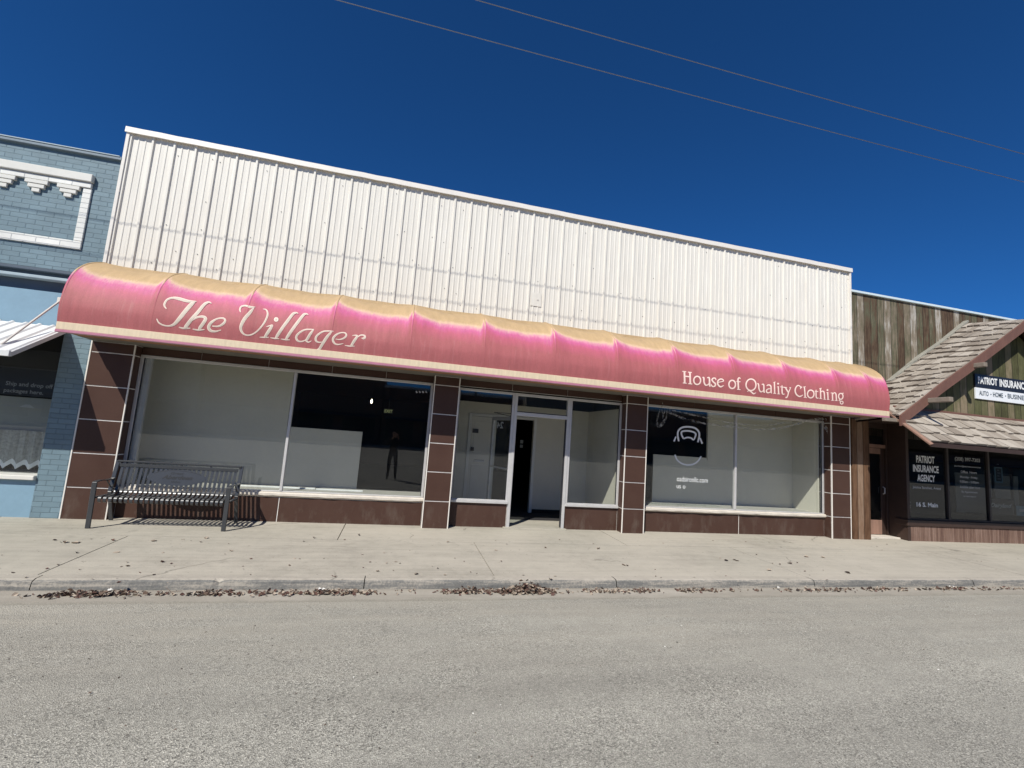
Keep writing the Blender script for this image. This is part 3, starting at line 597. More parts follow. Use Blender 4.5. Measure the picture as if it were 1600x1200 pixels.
# decals on window 3 glass
def dec(mb, pts, m, z8=(960, 600, 4.)):
    ribbon(mb, pts, m, lambda x, y: at(z8[0] + x / z8[2], z8[1] + y / z8[2], WY - .004))
mb = MB(); z4 = (1000, 630, 10.)
dec(mb, [(605, 595, 26), (590, 500, 26), (600, 430, 27), (660, 380, 28), (760, 370, 28), (860, 390, 28), (920, 450, 27), (925, 520, 27), (905, 610, 27)], 'decal', z4)
dec(mb, [(680, 555, 22), (650, 490, 26), (655, 445, 26), (720, 432, 26), (800, 440, 26), (860, 465, 26), (870, 500, 26), (838, 570, 22), (800, 545, 24), (740, 535, 24), (680, 555, 22)], 'decal', z4)
dec(mb, [(562, 522, 22), (530, 598, 26)], 'decal', z4); dec(mb, [(940, 545, 22), (972, 632, 26)], 'decal', z4)
dec(mb, [(545, 805, 22), (585, 890, 22), (660, 945, 23), (750, 965, 24), (840, 950, 23), (910, 900, 22), (955, 830, 22)], 'decal', z4)
a = at(960 + 390 / 4, 600 + 607 / 4, WY - .004); b = at(960 + 583 / 4, 600 + 617 / 4, WY - .004)
txt(mb, 'oadsironllc.com', (a.x, WY - .004, a.z), b.x - a.x, .10, 'decal', bold=.0); txt(mb, 'us o', (a.x, WY - .004, a.z - .14), .20, .06, 'decal', bold=.0)
mb.build('decal', w3)
mb = MB()
for i in range(4): ribbon(mb, [(1440 + i * 16, 676, 6), (1446 + i * 16, 684, 8)], 'decald', lambda x, y: at(200 + x / 3.2, 400 + y / 3.2, WY - .004))
mb.build('decal', w1)
bl = thing('light_bulb', 'single small glowing bulb deep inside the dark shop behind the left window', 'light', (0, 0, 0))
p = at(580.6, 627.5, 6.0); bl.location = p
mb = MB(); mb.tube([p + Vector((0, 0, -.05)), p + Vector((0, 0, -.03)), p, p + Vector((0, 0, .04)), p + Vector((0, 0, .07))], [.006, .018, .024, .018, .01], 'bulb', 10); mb.build('bulb', bl, smooth=True)
mb = MB(); mb.tube([p + Vector((0, 0, .07)), (p.x, p.y, 2.99)], .006, 'steel', 5); mb.build('cord', bl)
p = at(607, 642.5, 8.0); es = thing('exit_sign', 'faint greenish exit sign hanging far back in the dark shop', 'sign', p)
mb = MB(); mb.bev(p.x - .16, p.x + .16, p.y, p.y + .05, p.z - .09, p.z + .09, 'steel', .01); mb.bar((p.x, p.y + .03, p.z + .09), (p.x, p.y + .03, 2.99), .02, .02, 'steel', up=(0, 1, 0)); mb.build('housing', es)
mb = MB(); txt(mb, 'EXIT', (p.x - .13, p.y - .004, p.z - .05), .26, .1, 'exitr', bold=.02); mb.build('lettering', es)

# ================================================================== THE AWNING
AX0, AX1 = -4.585, 9.765
PROF = [(-.790, 2.622), (-.792, 2.72), (-.808, 2.86), (-.812, 2.98), (-.800, 3.10), (-.772, 3.24), (-.722, 3.38), (-.645, 3.50), (-.54, 3.60), (-.42, 3.68), (-.28, 3.745), (-.13, 3.80), (-.0, 3.835)]
pc = np.array(cr(PROF, 4)); NP = len(pc)
tn = np.gradient(pc, axis=0); tn /= np.linalg.norm(tn, axis=1)[:, None]; nrm = np.stack([-tn[:, 1], tn[:, 0]], 1)   # outward
RIBS = [AX0, -3.50, -2.33, -1.13, .05, 1.24, 2.47, 3.64, 4.83, 6.05, 7.27, 8.48, AX1]
RIBS.insert(12, 9.30)
def sag(x):
    for a, b in zip(RIBS, RIBS[1:]):
        if a <= x <= b + 1e-6:
            u = (x - a) / (b - a); return (b - a) / 1.2 * (1 - (abs(2 * u - 1)) ** 2.2)
    return 0
def aw(x, i):
    s_ = pc[i]; k = .005 + .056 * max(0., min(1., (s_[1] - 2.95) / .55)) * (1 if s_[1] < 3.79 else .35)
    wr = .006 * math.sin(x * 9.1 + i * .35) * max(0, min(1, (s_[1] - 3.1) * 2)) * (sag(x) > .2)
    d = sag(x) * k + wr * sag(x); return s_[0] - nrm[i][0] * d * 1., s_[1] - nrm[i][1] * d
def fadez(x, z):
    ''' bleached where the cloth faces up; the creases beside each rib keep their colour '''
    sh = 0.
    for a, b in zip(RIBS, RIBS[1:]):
        if a <= x <= b + 1e-6: L = b - a; sh = .10 * math.exp(-(x - a) / .07) - .05 * math.exp(-(b - x) / .12) - .01 * math.sin(math.pi * (x - a) / L) + .05 * (1 - (x - a) / L) - .02
    return float(np.interp(z - sh, [2.6, 3.05, 3.27, 3.395, 3.475, 3.545, 3.84], [0., .30, .45, .545, .605, .70, 1.]))
arc = np.concatenate([[0], np.cumsum(np.linalg.norm(np.diff(pc, axis=0), axis=1))]); arc /= arc[-1]
# tan begins at about 58 % up the girth, lower in the middle of a bay than at the ribs
awn = thing('shop_awning', 'long round-topped awning faded from tan to magenta to dusty pink with white lettering', 'awning', (AX0, 0, 2.6))
xs = []
for a, b in zip(RIBS, RIBS[1:]): xs += [a + (b - a) * j / 16 for j in range(16)]
xs.append(AX1)
mb = MB(); fade = []
for x in xs:
    for i in range(NP):
        y, z = aw(x, i); mb.v.append(Vector((x, y, z)))
        # the sun has bleached what faces up: follow the height on the cloth
        fade.append(fadez(x, pc[i][1]))
k = mb.mat('awn')
for i in range(len(xs) - 1):
    for j in range(NP - 1): mb.f.append((i * NP + j, (i + 1) * NP + j, (i + 1) * NP + j + 1, i * NP + j + 1)); mb.mi.append(k)
for e in (0, len(xs) - 1):                                            # end panels
    b = len(mb.v); mb.v.append(Vector((xs[e], 0, 2.622))); fade.append(0.)
    for j in range(NP - 1): mb.f.append((b, e * NP + j, e * NP + j + 1)); mb.mi.append(k)
mb.attr['fade'] = fade; o = mb.build('fabric', awn, smooth=True)
mod = o.modifiers.new('edge', 'EDGE_SPLIT'); mod.split_angle = math.radians(40)
for rx in RIBS:
    mb = MB(); q = max(min(rx, AX1 - .004), AX0 + .004); pts = []; rf = []
    w_ = .012
    for i in range(0, NP):
        y, z = pc[i]; nx = nrm[i]
        rise = .0025 + .006 * max(0, min(1, (z - 3.1) / .3))
        pts += [(q - w_, y, z), (q, y - 0 + nx[0] * rise, z + nx[1] * rise), (q + w_, y, z)]; rf += [float(np.interp(z, [2.6, 3.05, 3.27, 3.395, 3.475, 3.545, 3.84], [0., .30, .45, .545, .605, .70, 1.]))] * 3
    mb.mesh(pts, [(i * 3 + j, (i + 1) * 3 + j, (i + 1) * 3 + j + 1, i * 3 + j + 1) for i in range(NP - 1) for j in range(2)], 'awn'); mb.attr['fade'] = rf; mb.build('seam', awn, smooth=True)
mb = MB()
mb.bev(AX0 - .004, AX1 + .004, -.802, -.786, 2.628, 2.73, 'cream', .003); mb.build('cream_stripe', awn)
mb = MB(); mb.bev(AX0 - .008, AX1 + .008, -.806, -.782, 2.588, 2.6275, 'piping', .006); mb.build('piping', awn)
mb = MB(); 
for yy, zz in ((-.77, 2.60),): mb.bev(AX0 + .01, AX1 - .01, yy - .012, yy + .012, zz - .012, zz + .012, 'rod', .003)
mb.build('frame', awn)
mb = MB(); mb.face([(AX0 + .02, -.775, 2.612), (AX1 - .02, -.775, 2.612), (AX1 - .02, -.34, 2.618), (AX0 + .02, -.34, 2.618)], 'lining'); mb.build('lining', awn, recalc=False)
mb = MB(); mb.box(XL, XR, -.34, .30, 2.622, 2.65, 'soffit'); mb.build('soffit', shop)
# --- lettering, traced stroke by stroke and laid on the cloth
def onawn(px, py, lift=.006):
    p = at(px, py, -.81); z = min(max(p.z, 2.63), 3.7); sg = sag(p.x)
    ys = [aw(p.x, i) for i in range(NP)]; yy = float(np.interp(z, [q[1] for q in ys], [q[0] for q in ys])); p = at(px, py, yy - lift); return p
def stroke(mbo, mbi, pts, R, inner=True, lift=0.):
    ox, oy, k = R; P = [(ox + x / k, oy + y / k, w_ / k) for x, y, w_ in pts]
    ribbon(mbo, P, 'lettc', lambda x, y: onawn(x, y, .0032 + lift))
    if inner: ribbon(mbi, [(x, y, max(.05, w_ - 1.9)) for x, y, w_ in P], 'lettg', lambda x, y: onawn(x, y, .0050 + lift))
def ell(cx, cy, rx, ry, w_, tilt=0.): 
    o = []
    for i in range(17):
        t = 2 * math.pi * i / 16; x, y = rx * math.cos(t), ry * math.sin(t); o.append((cx + x * math.cos(tilt) - y * math.sin(tilt), cy + x * math.sin(tilt) + y * math.cos(tilt), w_))
    return o
Z1, Z2, Z3 = (240, 455, 10.), (370, 465, 13.333), (460, 490, 13.333)
A = MB()
for R, L_ in ((Z1, [
    [(200, 275, 12), (172, 235, 26), (172, 190, 34), (215, 130, 30), (300, 104, 34), (400, 118, 48), (540, 155, 42), (670, 160, 12)],
    [(645, 168, 20), (590, 205, 60), (500, 305, 62), (400, 430, 60), (320, 515, 45), (240, 542, 24), (150, 530, 22), (80, 490, 22), (48, 430, 16)],
    [(905, 190, 10), (860, 172, 26), (790, 208, 46), (690, 330, 52), (590, 440, 54), (510, 545, 56), (485, 582, 40)], [(395, 562, 14), (470, 580, 26), (575, 578, 12)],
    [(600, 455, 20), (680, 408, 30), (770, 398, 38), (812, 430, 50), (775, 500, 52), (725, 570, 50), (712, 600, 34)], [(610, 592, 12), (700, 607, 26), (795, 600, 12)],
    [(915, 545, 16), (1010, 548, 26), (1085, 510, 38), (1118, 458, 32), (1085, 422, 26), (990, 432, 24), (900, 490, 44), (860, 560, 50), (890, 615, 42), (970, 628, 26), (1055, 605, 12)]]),
    (Z2, [
    [(80, 305, 14), (64, 250, 34), (95, 186, 34), (180, 168, 34), (280, 195, 46), (385, 197, 12)],
    [(355, 210, 26), (270, 315, 66), (160, 445, 72), (90, 580, 64), (88, 680, 52), (140, 755, 34), (230, 785, 30), (340, 757, 30), (460, 665, 32), (570, 525, 36), (632, 395, 40), (640, 310, 34), (605, 248, 24), (545, 238, 12)],
    [(615, 607, 12), (680, 588, 26), (738, 578, 36), (700, 645, 62), (640, 735, 64), (585, 822, 50)], [(475, 825, 12), (570, 827, 28), (665, 828, 12)],
    [(1280, 332, 12), (1240, 315, 30), (1170, 340, 54), (1080, 455, 62), (960, 615, 62), (850, 780, 62), (812, 846, 40)], [(700, 836, 12), (790, 850, 28), (885, 858, 12)],
    [(1490, 357, 12), (1450, 338, 30), (1390, 360, 54), (1290, 485, 60), (1170, 645, 60), (1065, 800, 60), (1025, 872, 40)], [(915, 862, 12), (1010, 876, 28), (1105, 882, 12)]]),
    (Z3, [
    [(410, 330, 16), (320, 327, 24), (210, 338, 30), (100, 402, 40), (40, 480, 46), (55, 550, 42), (120, 582, 30), (210, 562, 22), (250, 520, 12)],
    [(392, 338, 30), (320, 440, 56), (262, 540, 50), (250, 575, 30), (300, 594, 24), (355, 565, 12)],
    [(815, 367, 12), (720, 362, 24), (600, 372, 30), (490, 440, 40), (445, 510, 46), (455, 570, 40), (510, 598, 26), (590, 590, 12)],
    [(775, 375, 30), (680, 485, 58), (590, 622, 58), (520, 735, 52), (450, 770, 34), (400, 800, 10)],
    [(855, 530, 12), (950, 538, 24), (1040, 505, 36), (1082, 452, 34), (1055, 403, 28), (970, 398, 24), (870, 442, 40), (805, 520, 48), (820, 600, 40), (890, 643, 28), (1020, 625, 12)],
    [(1205, 457, 12), (1275, 452, 24), (1305, 478, 46), (1240, 575, 56), (1185, 668, 46)], [(1050, 662, 12), (1150, 676, 26), (1255, 677, 12)],
    [(1290, 512, 16), (1370, 452, 24), (1445, 452, 32), (1470, 488, 44), (1440, 518, 38), (1398, 507, 14)]])):
    for n_, st_ in enumerate(L_): stroke(A, A, st_, R, lift=.0004 * (n_ % 3))
c_ = (370 + 820 / 13.333, 465 + 455 / 13.333)
for rr, mm, lf in ((3.6, 'lettc', .0035), (1.6, 'lettg', .005)):
    cen = onawn(*c_, lf); ring = [onawn(c_[0] + rr * math.cos(t * .3927), c_[1] + rr * math.sin(t * .3927), lf) for t in range(16)]; A.mesh([cen] + ring, [(0, i + 1, (i + 1) % 16 + 1) for i in range(16)], mm)
A.build('lettering', awn, 'cream script reading The Villager', recalc=False)
B = MB()
def st2(pts, R, n_=0):
    ox, oy, k = R; ribbon(B, [(ox + x / k, oy + y / k, w_ / k * .92) for x, y, w_ in pts], 'lett2', lambda x, y: onawn(x, y, .0032 + .0004 * (n_ % 4)))
def dot(x, y, r, R):
    ox, oy, k = R; cx, cy = ox + x / k, oy + y / k; ring = [onawn(cx + r / k * math.cos(t * .6283), cy + r / k * math.sin(t * .6283), .007) for t in range(10)]; B.mesh(ring, [tuple(range(10))], 'lett2')
Z4, Z5, Z6 = (1060, 570, 16.), (1155, 585, 17.778), (1235, 590, 17.778)
for R, L_ in ((Z4, [
    [(150, 165, 46), (158, 455, 48)], [(288, 190, 46), (298, 475, 48)], [(160, 285, 34), (290, 300, 34)], [(100, 163, 26), (195, 173, 26)], [(240, 182, 26), (335, 193, 26)], [(110, 452, 26), (205, 462, 26)], [(245, 470, 26), (345, 482, 26)],
    ell(470, 390, 86, 102, 38), [(600, 318, 26), (635, 325, 38), (640, 430, 40), (680, 508, 38), (740, 495, 28), (770, 450, 24)], [(718, 325, 26), (772, 330, 40), (782, 515, 44), (805, 532, 22)],
    [(938, 385, 20), (925, 340, 32), (872, 334, 34), (840, 375, 38), (875, 430, 42), (925, 475, 42), (912, 530, 38), (862, 545, 32), (825, 510, 32), (822, 480, 14)],
    [(985, 440, 22), (1120, 412, 24), (1112, 372, 32), (1055, 355, 36), (990, 400, 38), (988, 490, 40), (1055, 550, 40), (1135, 515, 18)],
    ell(1345, 490, 83, 102, 38), [(1552, 350, 26), (1520, 325, 34), (1490, 365, 38), (1495, 480, 42), (1502, 605, 42)], [(1452, 412, 24), (1552, 427, 24)], [(1465, 612, 22), (1552, 622, 22)]]),
    (Z5, [ell(328, 288, 138, 160, 40), [(222, 480, 14), (275, 452, 28), (340, 490, 40), (400, 538, 40), (470, 505, 12)],
    [(500, 262, 24), (535, 268, 34), (550, 400, 38), (592, 480, 36), (645, 472, 28), (685, 430, 22)], [(625, 282, 24), (680, 285, 38), (688, 480, 40), (716, 498, 18)],
    [(762, 318, 26), (805, 292, 34), (862, 305, 38), (885, 360, 40), (888, 500, 40), (912, 522, 14)], [(885, 398, 22), (800, 405, 30), (758, 445, 36), (768, 498, 36), (820, 510, 32), (885, 475, 20)],
    [(948, 232, 18), (1006, 205, 22)], [(978, 222, 36), (986, 522, 40)], [(948, 527, 20), (1026, 532, 20)], [(1050, 350, 18), (1104, 335, 20)], [(1086, 350, 36), (1096, 538, 40)], [(1058, 540, 20), (1132, 547, 20)],
    [(1190, 300, 20), (1190, 420, 38), (1196, 520, 38), (1225, 552, 30), (1268, 540, 14)], [(1140, 345, 24), (1300, 362, 22)], [(1240, 365, 22), (1330, 370, 22)], [(1395, 366, 22), (1442, 368, 22)],
    [(1290, 378, 40), (1370, 510, 40)], [(1425, 378, 24), (1372, 500, 34), (1345, 600, 30), (1315, 642, 38), (1288, 632, 40)]]),
    (Z6, [[(275, 318, 10), (290, 280, 38), (330, 258, 14)], [(305, 265, 24), (215, 218, 36), (155, 272, 38), (132, 360, 40), (162, 460, 40), (240, 522, 40), (300, 512, 34), (350, 478, 14)],
    [(352, 265, 18), (422, 250, 22)], [(390, 262, 36), (412, 548, 40)], [(368, 546, 20), (460, 556, 20)], ell(565, 455, 90, 108, 38),
    [(715, 335, 16), (712, 440, 36), (718, 540, 36), (745, 572, 30), (792, 565, 14)], [(675, 377, 24), (772, 387, 22)], [(800, 312, 18), (866, 290, 20)], [(836, 308, 36), (842, 582, 38)], [(805, 582, 18), (882, 590, 18)],
    [(842, 410, 18), (895, 375, 30), (938, 420, 38), (950, 602, 38)], [(918, 602, 18), (990, 608, 18)], [(1003, 418, 16), (1052, 405, 18)], [(1036, 415, 36), (1046, 607, 38)], [(1014, 608, 18), (1086, 614, 18)],
    [(1118, 430, 18), (1172, 420, 20)], [(1165, 425, 36), (1172, 628, 38)], [(1130, 630, 18), (1206, 636, 18)], [(1175, 465, 18), (1220, 420, 30), (1265, 460, 38), (1280, 636, 38)], [(1230, 637, 18), (1312, 643, 18)],
    ell(1400, 520, 62, 82, 34), [(1425, 440, 28), (1482, 430, 16)], [(1372, 600, 18), (1352, 635, 28), (1400, 652, 26)], ell(1425, 695, 40, 40, 28)])):
    for n_, s_ in enumerate(L_): st2(s_, R, n_)
dot(1080, 258, 27, Z5); dot(1030, 345, 27, Z6)
B.build('lettering', awn, 'pale serif words reading House of Quality Clothing', recalc=False)
def atx(px, py, X):
    v = ray(px, py); return Vector(CAM + v * (X / v[0]))
def pxtxt(mb, s, L, R, top, Y, m, bold=.01, shear=0.):
    """words between two photo points L, R (lower-left, lower-right) with their upper-left at top, on the plane y = Y"""
    a, b, c = at(*L, Y), at(*R, Y), at(*top, Y); txt(mb, s, (a.x, Y, a.z), b.x - a.x, c.z - a.z, m, bold=bold, shear=shear)
# ================================================================== BLUE BRICK BUILDING (left)
LX0 = -15.
bb = thing('brick_building', 'blue painted brick building with white framed panel at the left edge', 'building', (-10, 0, 0))
mb = MB(); mb.box(LX0, -4.64, .0, .3, 3.63, 5.50, 'brick'); mb.box(LX0, -4.64, .3, 16, 3.6, 5.45, 'oblock'); mb.box(LX0, LX0 + .3, .3, 16, 0, 3.6, 'oblock'); mb.box(-4.9, -4.64, .3, 16, 0, 3.6, 'oblock'); mb.build('wall', bb)
mb = MB(); mb.box(-4.965, -4.612, 0, .35, -.06, 3.285, 'brick'); mb.build('brick_pier', bb)
mb = MB(); mb.bev(LX0, -4.63, -.05, .34, 5.50, 5.545, 'coping', .005); mb.bev(LX0, -4.66, -.06, .3, 5.547, 5.565, 'ledgeb', .003); mb.build('coping', bb)
mb = MB()
mb.bev(LX0, -4.95, -.075, .0, 5.055, 5.18, 'trimw', .008); mb.bev(LX0, -4.96, -.045, .0, 4.965, 5.05, 'whitebrick', .006)
mb.bev(-5.065, -4.955, -.028, .0, 4.115, 4.96, 'whitebrick', .005); mb.bev(LX0, -4.957, -.028, .0, 3.985, 4.11, 'whitebrick', .005)
mb.build('panel_frame', bb)
for i in range(6):
    cx = -5.245 - i * .405; mb = MB()
    for w_, z1, d in ((.29, 4.96, .05), (.21, 4.897, .042), (.10, 4.834, .034)): mb.bev(cx - w_ / 2, cx + w_ / 2, -d, 0, z1 - .058, z1, 'trimw', .004)
    mb.build('corbel', bb)
mb = MB(); mb.box(LX0, -4.63, .08, .3, 3.29, 3.63, 'slate'); mb.bev(LX0, -4.66, -.005, .078, 3.575, 3.628, 'slate', .01); mb.bev(LX0, -4.64, -.06, .09, 3.455, 3.50, 'ledgeb', .006); mb.build('steel_lintel', bb)
mb = MB(); mb.box(LX0, -4.967, .02, .3, 2.76, 3.288, 'blue'); mb.build('fascia_panel', bb)
mb = MB(); mb.box(LX0, -4.967, .02, .32, -.06, .525, 'blue'); mb.build('bulkhead', bb)
mb = MB()
for i in range(8): mb.bev(LX0 + 1.2 * i, LX0 + 1.2 * i + .05, .2, .27, .59, 2.76, 'trimw', .004)
mb.bev(-5.02, -4.969, .12, .22, .59, 2.76, 'slate', .004); mb.bev(LX0, -4.97, -.05, .3, .527, .59, 'trimw', .008)
wl = mb.build('display_window', bb)
mb = MB(); mb.face([(LX0, .2, .59), (-5.02, .2, .59), (-5.02, .2, 2.76), (LX0, .2, 2.76)], 'glass'); mb.build('glass', wl, recalc=False)
mb = MB(); rnd = random.Random(4)
xs_ = [-9 + 3.95 * i / 160 for i in range(161)]
cv = [(x, .34 + .018 * math.sin(x * 42) + .008 * math.sin(x * 97), z) for z in (1.2, .86) for x in xs_]; mb.mesh(cv, [(i, i + 1, 162 + i, 161 + i) for i in range(160)], 'curtain')
zg = lambda x: .74 - .085 * abs(((x * 1 / .16) % 1) * 2 - 1)
cv = [(x, .34 + .018 * math.sin(x * 42) + .008 * math.sin(x * 97), .86) for x in xs_] + [(x, .335 + .018 * math.sin(x * 42), zg(x) + .02) for x in xs_]; mb.mesh(cv, [(i, i + 1, 162 + i, 161 + i) for i in range(160)], 'curtain')
cv = [(x, .331 + .018 * math.sin(x * 42), zg(x) + .045) for x in xs_] + [(x, .328 + .018 * math.sin(x * 42), zg(x) - .03) for x in xs_]; mb.mesh(cv, [(i, i + 1, 162 + i, 161 + i) for i in range(160)], 'curtw')
mb.build('lace_curtain', wl)
mb = MB(); mb.bev(-9, -5.06, .40, .42, 1.19, 1.70, 'panel', .004); mb.build('pale_screen', wl)
mb = MB(); mb.bev(-9, -4.99, .30, .31, 1.72, 2.42, 'poster', .003); po = mb.build('poster', wl)
mb = MB(); PY = .296
pxtxt(mb, 'Ship and drop off', (8, 603.5), (82, 608), (8, 595), PY, 'decalg', .015); pxtxt(mb, 'packages here.', (5, 614), (67, 618), (5, 606), PY, 'decalg', .015)
pxtxt(mb, 'authorized shipping location', (1, 634.5), (67, 639), (1, 631), PY, 'decalg', .02); p = at(42, 635, PY); mb.prism([(p.x - .09, p.z - .012), (p.x + .1, p.z - .02), (p.x + .03, p.z + .03), (p.x - .02, p.z + .028)], PY - .001, PY + .001, 'decald', 'y')
mb.build('lettering', po)
mb = MB()
a = at(8, 550, .5); b = at(93, 566.5, .5); mb.tube([a, b], .012, 'bar', 6); a = at(-40, 555, .8); b = at(12, 568, .8); mb.tube([a, b], .012, 'bar', 6); mb.build('lit_line_bar', wl)  # plain white bars stand in for lit lines behind the glass
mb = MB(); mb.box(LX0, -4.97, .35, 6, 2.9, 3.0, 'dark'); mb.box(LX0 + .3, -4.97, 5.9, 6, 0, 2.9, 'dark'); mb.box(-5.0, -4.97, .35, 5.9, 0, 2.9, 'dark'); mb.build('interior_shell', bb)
# its flat metal awning
ma = thing('metal_awning', 'white ribbed metal awning sloping over the window of the blue building', 'awning', (-10, 0, 2.77))
p0, p1 = Vector((0, .01, 2.775)), Vector((0, -.94, 2.245)); dv = (p1 - p0)
mb = MB(); n = 60; prof = []
AXR = -4.93
for i in range(62):
    x = AXR - i * .165; prof += [(x, 0), (x - .02, .022), (x - .045, .022), (x - .065, 0)]
vs = [(x, p0.y + 0, p0.z + h) for x, h in prof] + [(x, p1.y, p1.z + h) for x, h in prof]; n = len(prof)
mb.mesh(vs, [(i, i + 1, n + i + 1, n + i) for i in range(n - 1)], 'metalw'); mb.build('ribbed_sheet', ma)
mb = MB(); mb.bar((LX0, p1.y - .01, p1.z - .02), (AXR + .01, p1.y - .01, p1.z - .02), .03, .075, 'metalw'); mb.bar((AXR, p0.y, p0.z - .03), (AXR, p1.y, p1.z - .03), .028, .06, 'metalw'); mb.build('edge_trim', ma)
mb = MB(); mb.mesh([(LX0, .0, 2.73), (AXR - .02, .0, 2.73), (AXR - .02, -.92, 2.21), (LX0, -.92, 2.21)], [(0, 1, 2, 3)], 'steel'); mb.build('underside', ma)
mb = MB(); a = at(94, 470, .0); b = at(2, 538, -.80); mb.tube([a, b], .014, 'rod', 8); mb.bev(a.x - .03, a.x + .03, -.02, .0, a.z - .05, a.z + .05, 'rod', .004); mb.build('stay_rod', ma)

# ================================================================== TIMBER FRONTED BUILDING (right)
tb = thing('timber_building', 'weathered green board building with shake gable and canopy at the right edge', 'building', (12, 0, 0))
WB = .45; zt = at(1326.8, 457, WB).z; zt2 = at(1574, 500.5, WB).z
mb = MB(); mb.mesh([(9.75, WB, 2.3), (22, WB, 2.3), (22, WB, (zt + zt2) / 2), (9.75, WB, (zt + zt2) / 2), (9.75, 14, 2.3), (22, 14, 2.3), (22, 14, 5.7), (9.75, 14, 5.7)], [(0, 1, 2, 3), (4, 7, 6, 5), (0, 3, 7, 4), (1, 5, 6, 2), (3, 2, 6, 7)], 'board'); mb.build('board_wall', tb)
mb = MB(); zc = (zt + zt2) / 2; mb.bev(9.76, 22, WB - .05, WB + .1, zc + .003, zc + .06, 'cyan', .006); mb.build('parapet_cap', tb)
mb = MB(); mb.bev(9.77, 9.84, WB - .03, WB, 3.2, zc, 'beam', .004); mb.build('corner_board', tb)
# roof outline from the photo: front edge on y = -.95, back edge on the wall
FY = -.95
fp = [at(1405.6, 650, FY), at(1437.5, 625.3, FY), at(1470, 599, FY), at(1500, 577.5, FY), at(1525, 559.5, FY), at(1605, 498.5, FY)]
bk = [at(1385.3, 599.6, WB), at(1434, 560, WB), at(1465, 539, WB), at(1506, 505.7, WB)]
sl_ = (bk[-1].z - bk[0].z) / (bk[-1].x - bk[0].x)
bk = [Vector((fp[0].x, WB, bk[0].z - sl_ * (bk[0].x - fp[0].x)))] + bk
def pl(P, t):
    L = [0]; 
    for a, b in zip(P, P[1:]): L.append(L[-1] + (b - a).length)
    d = t * L[-1]
    for i in range(len(P) - 1):
        if d <= L[i + 1] + 1e-9: return P[i].lerp(P[i + 1], (d - L[i]) / (L[i + 1] - L[i]))
    return P[-1]
def shingles(surf, rows, along, seed, th=.032, wmin=.09, wmax=.22, vs_=1.):
    """surf(u, v): u along the course 0..1, v up the slope 0..1; every shake a wedge of its own tone and width in one mesh"""
    mb = MB(); rnd = random.Random(seed); tone = []; k = mb.mat('shake')
    for r in range(rows):
        v0 = r / rows; v1 = min(1., (r + 1.35) / rows); u = 0
        wob = [rnd.uniform(-.035, .035) / rows for _ in range(9)]
        while u < 1:
            du = rnd.uniform(wmin, wmax) / along; u1 = min(1, u + du); g = .005 / along; j = rnd.uniform(-.10, .10) / rows + wob[int(u * 8)] * 3; lift = th * rnd.uniform(.8, 1.5); tn_ = rnd.random()
            a, b = surf(u + g, max(0, v0 + j) if r else v0 + abs(j) * .5), surf(u1 - g, max(0, v0 + j + rnd.uniform(-.03, .03) / rows) if r else v0 + abs(j) * .5); c, d = surf(u1 - g, v1), surf(u + g, v1)
            nn = (b - a).cross(d - a).normalized()
            if nn.z < 0: nn = -nn
            q = len(mb.v); mb.v += [a + nn * (lift + .012), b + nn * (lift + .012), c + nn * .004, d + nn * .004, a + nn * .004, b + nn * .004]; tone += [tn_] * 6
            for f in ((0, 1, 2, 3), (4, 5, 1, 0), (4, 0, 3), (5, 2, 1)): mb.f.append(tuple(q + i for i in f)); mb.mi.append(k)
            u = u1
    mb.attr['tone'] = tone; return mb
# shakes on the left slope: u runs from wall to front edge, v up the slope
sf = lambda u, v: pl(bk, v).lerp(pl(fp, v), u)
o = shingles(sf, 17, 1.4, 21).build('gable_roof', tb, recalc=False); 
pk_f, pk_b = pl(fp, 1), pl(bk, 1); rf_ = Vector((pk_f.x * 2 - fp[0].x, FY, fp[0].z)); rb_ = Vector((pk_b.x * 2 - bk[0].x, WB, bk[0].z))
sr = lambda u, v: rb_.lerp(pk_b, v).lerp(rf_.lerp(pk_f, v), u)
shingles(sr, 17, 1.4, 22).build('gable_roof', tb, recalc=False)
def under(sfn, m, d=.03, nm='roof_deck'):
    mb = MB(); N = 8
    for i in range(N): mb.mesh([sfn(0, i / N) - Vector((0, 0, d)), sfn(1, i / N) - Vector((0, 0, d)), sfn(1, (i + 1) / N) - Vector((0, 0, d)), sfn(0, (i + 1) / N) - Vector((0, 0, d))], [(0, 1, 2, 3)], m)
    mb.build(nm, tb, recalc=False)
under(sf, 'brownp'); under(sr, 'brownp')
mb = MB(); N = 14
for P_ in ([pl(fp, i / N) for i in range(N + 1)], [rf_, pk_f]):
    for a, b in zip(P_, P_[1:]):
        vs = []
        for q in (a, b): vs += [q + Vector((0, -.035, .015)), q + Vector((0, .01, .015)), q + Vector((0, .01, -.20)), q + Vector((0, -.035, -.20))]
        mb.mesh(vs, [(0, 1, 5, 4), (1, 2, 6, 5), (2, 3, 7, 6), (3, 0, 4, 7)] + ([(0, 3, 2, 1)] if a is P_[0] else []), 'red')
mb.build('rake_board', tb)
mb = MB()
for a, b in zip(bk[1:], bk[2:]): mb.bar(a + Vector((0, -.03, .05)), b + Vector((0, -.03, .05)), .05, .16, 'flash', up=(0, 1, 0))
mb.build('flashing', tb)
GY = -.60; zb = 2.86
gx0, gx1 = fp[0].x + .05, rf_.x - .05
mb = MB(); P_ = [pl(fp, i / 12) for i in range(13)]
poly = [(gx0, zb)] + [(q.x, q.z - .08) for q in P_ if q.z - .08 > zb + .02] + [(rf_.x - (zb - rf_.z) / (pk_f.z - rf_.z) * (rf_.x - pk_f.x), zb)]
poly[0] = (pl(fp, .09).x, zb)
mb.prism(poly, GY, GY + .1, 'gboard', 'y'); mb.build('gable_wall', tb)
